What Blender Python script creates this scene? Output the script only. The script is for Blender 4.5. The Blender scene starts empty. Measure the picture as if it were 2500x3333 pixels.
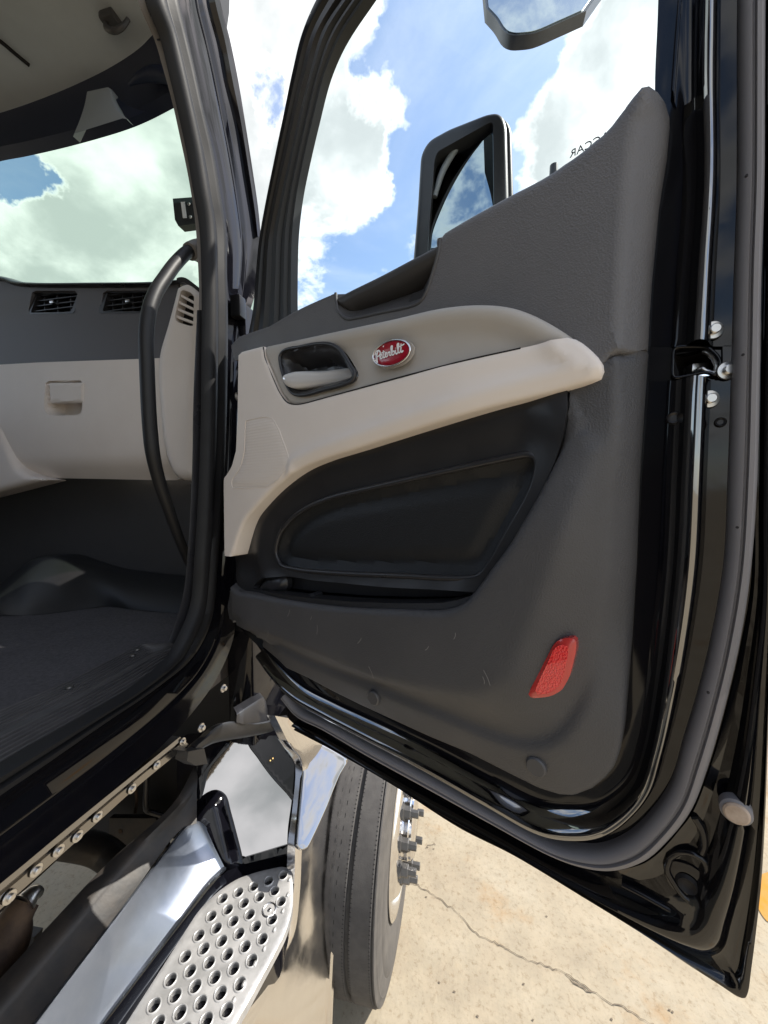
import bpy, bmesh, math, random
import numpy as np
from mathutils import Vector, Matrix
from mathutils.geometry import delaunay_2d_cdt
random.seed(7); RNG = np.random.RandomState(7)
SC = bpy.context.scene
COL = SC.collection

# ------------------------------------------------------------------ camera
cam_d = bpy.data.cameras.new('camera'); cam = bpy.data.objects.new('camera', cam_d); COL.objects.link(cam)
cam_d.sensor_fit = 'HORIZONTAL'; cam_d.sensor_width = 36.0; cam_d.lens = 17.32
cam_d.clip_start = 0.02; cam_d.clip_end = 3000
cam.location = (0, 0, 2.05)
cam.rotation_euler = (math.pi/2 - 0.063506, 0, 0.204897)
SC.camera = cam

# ------------------------------------------------------------------ light
SUN_EL = math.radians(50); SUN_AZ = math.atan2(0.93, 0.36)     # azimuth from +Y towards +X
to_sun = Vector((math.sin(SUN_AZ)*math.cos(SUN_EL), math.cos(SUN_AZ)*math.cos(SUN_EL), math.sin(SUN_EL)))
sd = bpy.data.lights.new('sun', 'SUN'); sd.energy = 2.0; sd.angle = math.radians(0.55); sd.color = (1.0, 0.95, 0.86)
sun = bpy.data.objects.new('sun', sd); COL.objects.link(sun)
sun.rotation_euler = to_sun.to_track_quat('Z', 'Y').to_euler(); sun.location = (6, 4, 12)
SC.view_settings.view_transform = 'Standard'; SC.view_settings.look = 'None'
SC.view_settings.exposure = 2.0; SC.view_settings.gamma = 1.0; SC.view_settings.use_curve_mapping = False
SC.render.engine = 'CYCLES'
SC.cycles.use_denoising = True
SC.cycles.max_bounces = 10; SC.cycles.diffuse_bounces = 5; SC.cycles.glossy_bounces = 5; SC.cycles.transparent_max_bounces = 12
SC.cycles.sample_clamp_indirect = 6.0; SC.cycles.caustics_reflective = False; SC.cycles.caustics_refractive = False

world = bpy.data.worlds.new('World'); SC.world = world; world.use_nodes = True
def build_sky():
    nt = world.node_tree; N = nt.nodes; Lk = nt.links; N.clear()
    def nd(t, **k):
        n = N.new(t)
        for a, v in k.items(): setattr(n, a, v)
        return n
    def val(sock, v):
        if isinstance(v, (int, float)): sock.default_value = v
        elif isinstance(v, tuple): sock.default_value = v
        else: Lk.new(v, sock)
    def mth(op, a, b=0.0, c=None, clamp=False):
        n = nd('ShaderNodeMath', operation=op, use_clamp=clamp); val(n.inputs[0], a); val(n.inputs[1], b)
        if c is not None: val(n.inputs[2], c)
        return n.outputs[0]
    def mrange(v, a, b, c, d, smooth=True):
        n = nd('ShaderNodeMapRange'); n.interpolation_type = 'SMOOTHSTEP' if smooth else 'LINEAR'
        val(n.inputs[0], v); n.inputs[1].default_value = a; n.inputs[2].default_value = b; n.inputs[3].default_value = c; n.inputs[4].default_value = d
        return n.outputs[0]
    tc = nd('ShaderNodeTexCoord'); d = tc.outputs['Generated']
    sep = nd('ShaderNodeSeparateXYZ'); Lk.new(d, sep.inputs[0])
    dz = mth('MAXIMUM', sep.outputs[2], 0.0)
    den = mth('ADD', dz, 0.35)
    cmb = nd('ShaderNodeCombineXYZ'); val(cmb.inputs[0], mth('DIVIDE', sep.outputs[0], den)); val(cmb.inputs[1], mth('DIVIDE', sep.outputs[1], den))
    p = cmb.outputs[0]
    def noise(vec, scale, detail, rough, dist=0.0, off=(0, 0, 0)):
        m = nd('ShaderNodeMapping'); Lk.new(vec, m.inputs[0]); m.inputs[1].default_value = off
        n = nd('ShaderNodeTexNoise'); Lk.new(m.outputs[0], n.inputs['Vector'])
        n.inputs['Scale'].default_value = scale; n.inputs['Detail'].default_value = detail; n.inputs['Roughness'].default_value = rough; n.inputs['Distortion'].default_value = dist
        return n.outputs['Fac']
    big = noise(p, 1.3, 2.0, 0.5, 0.0, (3.1, 1.7, 0))
    puff = noise(p, 3.6, 12.0, 0.60, 0.25, (0.4, 5.2, 0))
    fine = noise(p, 9.0, 10.0, 0.62, 0.3, (7.4, 2.2, 0))
    cov = mth('ADD', mth('MULTIPLY', mth('SUBTRACT', big, 0.5), 0.9), mth('MULTIPLY', mth('SUBTRACT', puff, 0.5), 2.3))
    cov = mth('ADD', cov, mth('MULTIPLY', mth('SUBTRACT', fine, 0.5), 1.5))
    # cloud banks and clear breaks where they stand in this sky (direction, angular radius, weight)
    wob = nd('ShaderNodeTexNoise'); Lk.new(d, wob.inputs['Vector']); wob.inputs['Scale'].default_value = 7.0; wob.inputs['Detail'].default_value = 6.0; wob.inputs['Roughness'].default_value = 0.6
    wsub = nd('ShaderNodeVectorMath', operation='SUBTRACT'); Lk.new(wob.outputs['Color'], wsub.inputs[0]); wsub.inputs[1].default_value = (.5, .5, .5)
    wsc = nd('ShaderNodeVectorMath', operation='MULTIPLY_ADD'); Lk.new(wsub.outputs[0], wsc.inputs[0]); wsc.inputs[1].default_value = (.16, .16, .16); Lk.new(d, wsc.inputs[2])
    wn = nd('ShaderNodeVectorMath', operation='NORMALIZE'); Lk.new(wsc.outputs[0], wn.inputs[0])
    for (dx, dy, dz_), rad, w in CLOUD_BANKS:
        dot = nd('ShaderNodeVectorMath', operation='DOT_PRODUCT'); Lk.new(wn.outputs[0], dot.inputs[0]); dot.inputs[1].default_value = (dx, dy, dz_)
        cov = mth('ADD', cov, mrange(dot.outputs['Value'], math.cos(math.radians(rad)), 1.0, 0.0, w))
    dens = mrange(cov, -0.15, 0.28, 0.0, 1.0)
    veil = mth('MULTIPLY', mrange(noise(p, 2.2, 7.0, 0.62, 0.6, (1.3, 8.8, 0)), 0.40, 0.85, 0.0, 0.30), 1.0)
    low = mrange(sep.outputs[2], 0.0, 0.36, 0.18, 0.0)
    thin = mth('ADD', veil, low, clamp=True)
    dens = mth('MAXIMUM', dens, thin)
    # cloud brightness: thick cores are greyer, rims white
    core = mrange(cov, 0.05, 0.45, 0.0, 1.0)
    shade = mth('MULTIPLY', core, mrange(noise(p, 4.2, 6.0, 0.55, 0.2, (2.2, 4.1, 0)), 0.30, 0.60, 0.0, 1.0))
    ccol = nd('ShaderNodeMix', data_type='RGBA'); val(ccol.inputs[0], shade)
    ccol.inputs[6].default_value = (1.0, 1.0, 1.0, 1); ccol.inputs[7].default_value = (0.52, 0.55, 0.555, 1)
    sky = nd('ShaderNodeTexSky', sky_type='NISHITA'); sky.sun_disc = False
    sky.sun_elevation = SUN_EL; sky.sun_rotation = SUN_AZ; sky.air_density = 1.0; sky.dust_density = 1.2; sky.ozone_density = 0.7
    b1 = nd('ShaderNodeBackground'); Lk.new(sky.outputs[0], b1.inputs[0]); b1.inputs[1].default_value = 0.072
    b2 = nd('ShaderNodeBackground'); Lk.new(ccol.outputs[2], b2.inputs[0]); b2.inputs[1].default_value = 0.40
    mx = nd('ShaderNodeMixShader'); val(mx.inputs[0], dens); Lk.new(b1.outputs[0], mx.inputs[1]); Lk.new(b2.outputs[0], mx.inputs[2])
    out = nd('ShaderNodeOutputWorld'); Lk.new(mx.outputs[0], out.inputs[0])
_bd = [(-0.6721,0.5612,0.483),(-0.7124,0.4923,0.5001),(-0.5496,0.7093,0.4413),(-0.3782,0.6572,0.652),(-0.3261,0.6468,0.6895),(-0.221,0.682,0.6972),(-0.2118,0.7489,0.6279),(-0.1741,0.6574,0.7331),(-0.0958,0.6638,0.7418),(0.0119,0.7157,0.6983),(-0.057,0.7952,0.6037),(-0.2229,0.8354,0.5024),(0.1865,0.7278,0.66),(0.2468,0.7013,0.6687),(0.1358,0.7666,0.6276),(0.0401,0.6817,0.7306),(-0.3322,0.5841,0.7406),(-0.2141,0.6303,0.7463)]
_bd.append((.34, -.82, .45))                                     # unseen bank, added for its reflection in the step's end panel
_bw = [(26,.75),(4.2,-1.4),(2.0,-.5),(8,.55),(3.0,-1.2),(9,.5),(5,.35),(2.2,-.5),(4,-.25),(13,-.65),(8,-.45),(7,-.55),(9,.55),(6,.35),(7,.3),(8,-.5),(9,.5),(5,.3),(24,.9)]
CLOUD_BANKS = [(v, r, w) for v, (r, w) in zip(_bd, _bw)]
build_sky()

# ------------------------------------------------------------------ materials
def principled(name):
    m = bpy.data.materials.new(name); m.use_nodes = True
    nt = m.node_tree; b = nt.nodes['Principled BSDF']; return m, nt, b
def add_bump(nt, b, kind='noise', scale=200., strength=.3, dist=.001, detail=3., vec=None, prev=None):
    tc = nt.nodes.new('ShaderNodeTexCoord')
    if kind == 'voronoi':
        t = nt.nodes.new('ShaderNodeTexVoronoi'); t.inputs['Scale'].default_value = scale; o = t.outputs['Distance']
    elif kind == 'wave':
        t = nt.nodes.new('ShaderNodeTexWave'); t.inputs['Scale'].default_value = scale; o = t.outputs['Fac']
    else:
        t = nt.nodes.new('ShaderNodeTexNoise'); t.inputs['Scale'].default_value = scale; t.inputs['Detail'].default_value = detail; o = t.outputs['Fac']
    nt.links.new(vec or tc.outputs['Object'], t.inputs['Vector'])
    bp = nt.nodes.new('ShaderNodeBump'); bp.inputs['Strength'].default_value = strength; bp.inputs['Distance'].default_value = dist
    nt.links.new(o, bp.inputs['Height'])
    if prev is not None: nt.links.new(prev, bp.inputs['Normal'])
    nt.links.new(bp.outputs[0], b.inputs['Normal']); return bp.outputs[0]
def color_var(nt, b, c1, c2, scale=8., detail=5., lo=.35, hi=.65, rough=.6):
    tc = nt.nodes.new('ShaderNodeTexCoord'); t = nt.nodes.new('ShaderNodeTexNoise')
    t.inputs['Scale'].default_value = scale; t.inputs['Detail'].default_value = detail; t.inputs['Roughness'].default_value = rough
    nt.links.new(tc.outputs['Object'], t.inputs['Vector'])
    r = nt.nodes.new('ShaderNodeValToRGB'); r.color_ramp.elements[0].position = lo; r.color_ramp.elements[1].position = hi
    r.color_ramp.elements[0].color = (*c1, 1); r.color_ramp.elements[1].color = (*c2, 1)
    nt.links.new(t.outputs['Fac'], r.inputs[0]); nt.links.new(r.outputs[0], b.inputs['Base Color']); return r
def rough_var(nt, b, lo, hi, scale=30., detail=6.):
    tc = nt.nodes.new('ShaderNodeTexCoord'); t = nt.nodes.new('ShaderNodeTexNoise'); t.inputs['Scale'].default_value = scale; t.inputs['Detail'].default_value = detail
    nt.links.new(tc.outputs['Object'], t.inputs['Vector'])
    mr = nt.nodes.new('ShaderNodeMapRange'); mr.inputs[1].default_value = .3; mr.inputs[2].default_value = .7; mr.inputs[3].default_value = lo; mr.inputs[4].default_value = hi
    nt.links.new(t.outputs['Fac'], mr.inputs[0]); nt.links.new(mr.outputs[0], b.inputs['Roughness'])
M = {}
def simple(name, col, rough=.5, metal=0., spec=.5, coat=0., bump=None, var=None, rv=None):
    m, nt, b = principled(name)
    b.inputs['Base Color'].default_value = (*col, 1); b.inputs['Roughness'].default_value = rough; b.inputs['Metallic'].default_value = metal
    b.inputs['Specular IOR Level'].default_value = spec
    if coat: b.inputs['Coat Weight'].default_value = coat; b.inputs['Coat Roughness'].default_value = .02
    if var: color_var(nt, b, col, var[0], var[1])
    if rv: rough_var(nt, b, *rv)
    prev = None
    for bb in (bump or []): prev = add_bump(nt, b, *bb, prev=prev)
    M[name] = m; return m
simple('black_paint', (.004, .004, .006), .05, spec=.4, bump=[('noise', 9., .05, .004, 2.)], rv=(.03, .10, 40.))
simple('ridge_highlight', (.003, .003, .004), .04, bump=[('noise', 11., .16, .006, 2.)], rv=(.02, .06, 40.))
M['ridge_highlight'].node_tree.nodes['Principled BSDF'].inputs['IOR'].default_value = 2.9  # same black paint with reflectance raised to give the ridge its highlight
simple('door_paint', (.003, .003, .004), .05, bump=[('noise', 9., .04, .004, 2.)], rv=(.02, .09, 40.))
M['door_paint'].node_tree.nodes['Principled BSDF'].inputs['IOR'].default_value = 1.6
simple('mirror_metal', (.40, .395, .40), .03, 1.0)
simple('grained_black', (.052, .052, .056), .50, spec=.45, bump=[('voronoi', 520., .42, .0010), ('noise', 60., .08, .002)], rv=(.42, .60, 9.), var=((.063, .062, .066), 4.))
simple('grained_black_lit', (.098, .096, .101), .50, spec=.45, bump=[('voronoi', 520., .40, .0010), ('noise', 60., .08, .002)], rv=(.42, .58, 9.), var=((.115, .112, .116), 4.))  # the same black grained plastic, lightened for light falling on the upper trim
simple('fine_black', (.060, .059, .062), .46, spec=.45, bump=[('noise', 900., .18, .0006, 2.)], rv=(.38, .5, 14.))
simple('satin_black', (.022, .022, .025), .38, spec=.5, bump=[('noise', 600., .08, .0005, 2.)], rv=(.25, .4, 12.))
simple('rubber', (.175, .168, .176), .50, spec=.4, bump=[('noise', 260., .12, .0006, 3.)], rv=(.42, .6, 20.))
simple('seal_dark', (.013, .013, .014), .50, spec=.18, bump=[('noise', 260., .10, .0006, 3.)], rv=(.40, .55, 20.))
simple('pocket_black', (.017, .017, .019), .40, spec=.45, bump=[('noise', 900., .15, .0006, 2.)], rv=(.34, .46, 14.))
simple('handle_black', (.012, .012, .013), .50, spec=.30, bump=[('noise', 700., .15, .0006, 3.)])
simple('liner_black', (.010, .010, .011), .52, spec=.45, bump=[('noise', 500., .06, .0005, 2.)])
simple('bar_black', (.042, .041, .043), .48, spec=.45, bump=[('noise', 700., .2, .0008, 3.)])
simple('sill_black', (.045, .043, .044), .42, spec=.45, bump=[('noise', 300., .12, .0006, 3.)], var=((.065, .062, .062), 30.))
simple('channel_rubber', (.026, .028, .030), .48, spec=.3)
simple('frame_black', (.007, .007, .008), .30, spec=.28, bump=[('noise', 40., .06, .001, 2.)])
simple('beige', (.70, .64, .595), .56, spec=.35, bump=[('noise', 1100., .16, .0005, 2.), ('noise', 40., .05, .002, 2.)], var=((.735, .675, .63), 6.))
simple('taupe', (.39, .365, .34), .50, spec=.35, bump=[('noise', 900., .12, .0005, 2.)], var=((.42, .395, .365), 6.))
simple('dash_dark', (.085, .082, .090), .52, spec=.4, bump=[('noise', 800., .16, .0006, 2.)])
simple('headliner', (.46, .50, .53), .9, spec=.1, bump=[('noise', 500., .25, .001, 3.)], var=((.50, .54, .57), 9.))
simple('navy_trim', (.010, .015, .036), .55, spec=.35, bump=[('noise', 500., .1, .0006, 2.)])
simple('grey_plastic', (.27, .30, .33), .5, spec=.35)
simple('pillar_trim', (.13, .12, .115), .55, spec=.35, bump=[('noise', 700., .12, .0006, 2.)])
simple('chrome', (.86, .86, .88), .04, 1.0, bump=[('noise', 22., .06, .002, 2.)], rv=(.02, .09, 35.))
simple('satin_chrome', (.90, .90, .92), .16, .52)
simple('rail_metal', (.27, .262, .255), .14, 1.0, bump=[('noise', 14., .05, .003, 3.)], rv=(.08, .24, 18.))
simple('polished', (.76, .75, .75), .10, 1.0, bump=[('noise', 14., .05, .003, 3.), ('noise', 300., .05, .0003, 4.)], rv=(.06, .2, 18.))
simple('worn_metal', (.33, .326, .32), .42, .45, bump=[('noise', 160., .12, .0006, 5.)], rv=(.34, .55, 22.), var=((.48, .47, .46), 16.))
simple('brushed', (.25, .275, .325), .36, 1.0, bump=[('noise', 14., .04, .003, 3.), ('noise', 260., .06, .0003, 4.)], rv=(.30, .46, 16.), var=((.21, .235, .285), 12.))
simple('steel', (.55, .54, .53), .30, 1.0, bump=[('noise', 120., .15, .0006, 4.)])
simple('nut_grey', (.11, .105, .10), .42, .7, bump=[('noise', 150., .25, .0006, 4.)])
simple('carpet', (.070, .068, .072), .95, spec=.1, bump=[('noise', 700., .9, .003, 4.)], var=((.105, .10, .105), 160.))
simple('dark_void', (.012, .011, .012), .6, spec=.3, bump=[('noise', 40., .2, .003, 5.)])
simple('chassis', (.018, .017, .017), .5, spec=.4, bump=[('noise', 60., .3, .002, 5.)], var=((.04, .032, .026), 18.))
simple('rusty', (.10, .062, .036), .75, .2, spec=.3, bump=[('noise', 90., .5, .003, 6.)], var=((.04, .026, .02), 22.))
simple('tread_rubber', (.078, .074, .073), .78, spec=.25, bump=[('noise', 220., .35, .0012, 5.)], var=((.10, .095, .092), 30.))
simple('sidewall_rubber', (.075, .07, .066), .75, spec=.25, bump=[('noise', 160., .2, .001, 5.)], var=((.10, .092, .084), 14.))
simple('badge_red', (.30, .008, .022), .22, spec=.5, coat=.8)
simple('white_print', (.80, .80, .82), .35)
simple('dark_print', (.03, .032, .04), .5)
simple('bumper_rubber', (.32, .24, .18), .6, spec=.3, bump=[('noise', 150., .3, .001, 4.)], var=((.45, .36, .29), 60.))
simple('amber', (.80, .55, .22), .3, coat=.5)
simple('yellow_paint', (.40, .175, .014), .7, spec=.2, bump=[('noise', 120., .4, .002, 5.)], var=((.34, .19, .05), 14.))
simple('scuff', (.22, .21, .205), .7)
simple('crack', (.15, .12, .09), .95, spec=.05)
simple('mirror_face', (.34, .42, .46), .01, 1.0)
simple('mirror_shell', (.030, .031, .034), .38, spec=.5, bump=[('noise', 500., .1, .0006, 2.)])

def mat_reflector():
    m, nt, b = principled('reflector_red'); b.inputs['Base Color'].default_value = (.80, .03, .03, 1)
    b.inputs['Roughness'].default_value = .16; b.inputs['Coat Weight'].default_value = 1.0
    add_bump(nt, b, 'voronoi', 460., .6, .0022); M['reflector_red'] = m
mat_reflector()
simple('reflector_rim', (.50, .035, .03), .25, coat=.8)
def mat_glass(name, tint, gloss=.06):
    m = bpy.data.materials.new(name); m.use_nodes = True; nt = m.node_tree; nt.nodes.clear()
    tr = nt.nodes.new('ShaderNodeBsdfTransparent'); tr.inputs[0].default_value = (*tint, 1)
    gl = nt.nodes.new('ShaderNodeBsdfGlossy'); gl.inputs['Roughness'].default_value = .0; gl.inputs['Color'].default_value = (1, 1, 1, 1)
    lw = nt.nodes.new('ShaderNodeFresnel'); lw.inputs[0].default_value = 1.35
    ml = nt.nodes.new('ShaderNodeMath'); ml.operation = 'MULTIPLY'; ml.inputs[1].default_value = gloss*10; nt.links.new(lw.outputs[0], ml.inputs[0])
    mx = nt.nodes.new('ShaderNodeMixShader'); nt.links.new(ml.outputs[0], mx.inputs[0]); nt.links.new(tr.outputs[0], mx.inputs[1]); nt.links.new(gl.outputs[0], mx.inputs[2])
    o = nt.nodes.new('ShaderNodeOutputMaterial'); nt.links.new(mx.outputs[0], o.inputs[0]); M[name] = m
mat_glass('windscreen_glass', (.64, .77, .67), .05)
mat_glass('door_glass', (.90, .96, .96), .04)
def mat_ribbed(name, col, ang, scale):
    m, nt, b = principled(name); b.inputs['Base Color'].default_value = (*col, 1); b.inputs['Roughness'].default_value = .6; b.inputs['Specular IOR Level'].default_value = .3
    tc = nt.nodes.new('ShaderNodeTexCoord'); mp = nt.nodes.new('ShaderNodeMapping'); nt.links.new(tc.outputs['Object'], mp.inputs[0]); mp.inputs[2].default_value = ang
    t = nt.nodes.new('ShaderNodeTexWave'); t.bands_direction = 'Z'; t.inputs['Scale'].default_value = scale; nt.links.new(mp.outputs[0], t.inputs['Vector'])
    bp = nt.nodes.new('ShaderNodeBump'); bp.inputs['Strength'].default_value = .28; bp.inputs['Distance'].default_value = .0008
    nt.links.new(t.outputs['Fac'], bp.inputs['Height']); nt.links.new(bp.outputs[0], b.inputs['Normal']); M[name] = m
mat_ribbed('beige_ribbed', (.69, .63, .585), (0, .0, 0), 55.)
def mat_mesh():
    m, nt, b = principled('pocket_mesh'); b.inputs['Base Color'].default_value = (.011, .012, .014, 1); b.inputs['Roughness'].default_value = .5
    b.inputs['Specular IOR Level'].default_value = .4
    add_bump(nt, b, 'voronoi', 420., .28, .001); M['pocket_mesh'] = m
mat_mesh()
def mat_concrete():
    m, nt, b = principled('concrete'); b.inputs['Roughness'].default_value = .9; b.inputs['Specular IOR Level'].default_value = .15
    L = nt.links; tc = nt.nodes.new('ShaderNodeTexCoord')
    def nz(s, det, r=.6):
        t = nt.nodes.new('ShaderNodeTexNoise'); t.inputs['Scale'].default_value = s; t.inputs['Detail'].default_value = det; t.inputs['Roughness'].default_value = r
        L.new(tc.outputs['Object'], t.inputs['Vector']); return t.outputs['Fac']
    def ramp(f, stops):
        r = nt.nodes.new('ShaderNodeValToRGB'); e = r.color_ramp.elements
        while len(e) < len(stops): e.new(.5)
        for el, (p, c) in zip(e, stops): el.position = p; el.color = (*c, 1)
        L.new(f, r.inputs[0]); return r.outputs[0]
    def mix(f, a, c, mode='MIX'):
        n = nt.nodes.new('ShaderNodeMix'); n.data_type = 'RGBA'; n.blend_type = mode
        if isinstance(f, float): n.inputs[0].default_value = f
        else: L.new(f, n.inputs[0])
        L.new(a, n.inputs[6]); L.new(c, n.inputs[7]); return n.outputs[2]
    base = ramp(nz(3.0, 8, .65), [(.30, (.262, .218, .160)), (.52, (.312, .266, .196)), (.72, (.338, .296, .228))])
    spk = ramp(nz(45., 6, .75), [(.34, (.74, .69, .63)), (.48, (1, 1, 1)), (.75, (1.06, 1.05, 1.02))])
    c = mix(.95, base, spk, 'MULTIPLY')
    grey = ramp(nz(9., 7, .7), [(.42, (1, 1, 1)), (.62, (.86, .88, .90))])
    c = mix(.6, c, grey, 'MULTIPLY')
    rust = ramp(nz(1.6, 9, .72), [(.54, (1, 1, 1)), (.66, (.93, .76, .60))])
    c = mix(.95, c, rust, 'MULTIPLY')
    pit = ramp(nz(85., 3, .5), [(.20, (.55, .5, .45)), (.25, (1, 1, 1))])
    c = mix(.8, c, pit, 'MULTIPLY')
    L.new(c, b.inputs['Base Color'])
    p = add_bump(nt, b, 'noise', 70., .35, .004, 8.); add_bump(nt, b, 'noise', 6., .2, .01, 4., prev=p); M['concrete'] = m
mat_concrete()

# ------------------------------------------------------------------ mesh helpers
class Frame:                       # local (a, b, height) -> world
    def __init__(s, o, u, v, n): s.o, s.u, s.v, s.n = [np.array(q, float) for q in (o, u, v, n)]
    def __call__(s, ab, h):
        ab = np.asarray(ab, float); h = np.broadcast_to(np.asarray(h, float), (len(ab),))
        return s.o + ab[:, :1]*s.u + ab[:, 1:2]*s.v + h[:, None]*s.n
HINGE = np.array([-0.5836, 0.8677, 0.0]); DU = np.array([0.8926, -0.4509, 0.0]); DN = np.array([DU[1], -DU[0], 0.0])
DOOR = Frame(HINGE, DU, (0, 0, 1), DN)               # s along the door from the hinge, z up, height towards the cab side
def SIDE(x): return Frame((x, 0, 0), (0, 1, 0), (0, 0, 1), (1, 0, 0))
def FRONT(y): return Frame((0, y, 0), (1, 0, 0), (0, 0, 1), (0, -1, 0))
def FLAT(z): return Frame((0, 0, z), (1, 0, 0), (0, 1, 0), (0, 0, 1))

def spline(pts, n=None, closed=False, step=.006):
    """Catmull-Rom through the points; n samples per span when n is given, else resampled at an even step."""
    P = np.asarray(pts, float); k = len(P); idx = range(k if closed else k-1); out = []
    for i in idx:
        if closed: p0, p1, p2, p3 = P[(i-1) % k], P[i], P[(i+1) % k], P[(i+2) % k]
        else:
            p1, p2 = P[i], P[i+1]; p0 = P[i-1] if i > 0 else 2*p1-p2; p3 = P[i+2] if i+2 < k else 2*p2-p1
        # centripetal parametrisation
        def dt(a, b): return max(np.linalg.norm(b-a)**.5, 1e-5)
        t0 = 0; t1 = dt(p0, p1); t2 = t1+dt(p1, p2); t3 = t2+dt(p2, p3)
        m = n or 12
        for q in np.linspace(t1, t2, m, endpoint=False):
            A1 = (t1-q)/(t1-t0)*p0+(q-t0)/(t1-t0)*p1; A2 = (t2-q)/(t2-t1)*p1+(q-t1)/(t2-t1)*p2; A3 = (t3-q)/(t3-t2)*p2+(q-t2)/(t3-t2)*p3
            B1 = (t2-q)/(t2-t0)*A1+(q-t0)/(t2-t0)*A2; B2 = (t3-q)/(t3-t1)*A2+(q-t1)/(t3-t1)*A3
            out.append((t2-q)/(t2-t1)*B1+(q-t1)/(t2-t1)*B2)
    if not closed: out.append(P[-1])
    out = np.array(out)
    if n is None: out = resample(out, step, closed)
    return out
def resample(P, step, closed=False):
    P = np.asarray(P, float); Q = np.vstack([P, P[:1]]) if closed else P
    L = np.r_[0, np.cumsum(np.linalg.norm(np.diff(Q, axis=0), axis=1))]
    m = max(int(round(L[-1]/step)), 4)
    t = np.linspace(0, L[-1], m+1)
    R = np.stack([np.interp(t, L, Q[:, c]) for c in range(Q.shape[1])], 1)
    return R[:-1] if closed else R
def rounded(pts, r=.01, seg=4):
    """Polygon with every corner filleted."""
    P = np.asarray(pts, float); k = len(P); out = []
    for i in range(k):
        a, b, c = P[i-1], P[i], P[(i+1) % k]; da, dc = a-b, c-b; la, lc = np.linalg.norm(da), np.linalg.norm(dc)
        q = min(r, la*.45, lc*.45); s, e = b+da/la*q, b+dc/lc*q
        for t in np.linspace(0, 1, seg): out.append((1-t)**2*s+2*t*(1-t)*b+t*t*e)
    return np.array(out)
def ellipse(c, ra, rb, ang=0., n=28):
    t = np.linspace(0, 2*math.pi, n, endpoint=False); x, y = ra*np.cos(t), rb*np.sin(t)
    return np.stack([c[0]+x*math.cos(ang)-y*math.sin(ang), c[1]+x*math.sin(ang)+y*math.cos(ang)], 1)
def dist_to(P, line, closed=False):
    P = np.asarray(P); Q = np.asarray(line); A = Q if closed else Q[:-1]; B = np.roll(Q, -1, 0) if closed else Q[1:]
    best = np.full(len(P), 1e9)
    for a, b in zip(A, B):
        ab = b-a; t = np.clip(((P-a)@ab)/max(ab@ab, 1e-12), 0, 1); d = np.linalg.norm(P-(a+t[:, None]*ab), axis=1); best = np.minimum(best, d)
    return best
def inside(P, poly):
    P = np.asarray(P); poly = np.asarray(poly); x, y = P[:, 0], P[:, 1]; r = np.zeros(len(P), bool); j = len(poly)-1
    for i in range(len(poly)):
        xi, yi, xj, yj = *poly[i], *poly[j]
        if yi != yj: r ^= ((yi > y) != (yj > y)) & (x < (xj-xi)*(y-yi)/(yj-yi)+xi)
        j = i
    return r
def smooth(t): t = np.clip(t, 0, 1); return t*t*(3-2*t)
def roll(d, r, depth=None):
    """Rounded-over edge: how far the surface has dropped at distance d from its edge."""
    t = np.clip(1-d/r, 0, 1); return (depth or r)*(1-np.sqrt(np.maximum(1-t*t, 0)))

ORIGIN = {}
def link(name, V, F, mat, parent=None, origin=None, sharp=38., smooth_on=True, mats=None, mi=None):
    V = np.asarray(V, float)
    if origin is None: origin = (V.min(0)+V.max(0))/2
    origin = np.asarray(origin, float)
    me = bpy.data.meshes.new(name); me.from_pydata((V-origin).tolist(), [], [list(map(int, f)) for f in F])
    me.validate(); 
    for mm in (mats or [mat]): me.materials.append(M[mm])
    if mi is not None: me.polygons.foreach_set('material_index', np.asarray(mi, dtype=np.int32))
    if smooth_on:
        me.shade_smooth(); me.set_sharp_from_angle(angle=math.radians(sharp))
    me.update()
    o = bpy.data.objects.new(name, me); COL.objects.link(o)
    po = np.zeros(3)
    if parent is not None: o.parent = parent; po = ORIGIN[parent.name]
    o.location = Vector((origin-po).tolist()); ORIGIN[o.name] = origin
    return o
def copy_to(o, world, name=None, rotz=0.):
    c = o.copy(); COL.objects.link(c); world = np.asarray(world, float)
    c.location = Vector((world-(ORIGIN[c.parent.name] if c.parent else 0)).tolist()); ORIGIN[c.name] = world
    return c
def facing(V, F, n):
    """Turn the faces so that they look along n."""
    out = []
    for f in F:
        a, b, c = V[f[0]], V[f[1]], V[f[2]]
        out.append(f if np.dot(np.cross(b-a, c-a), n) >= 0 else f[::-1])
    return out
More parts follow.
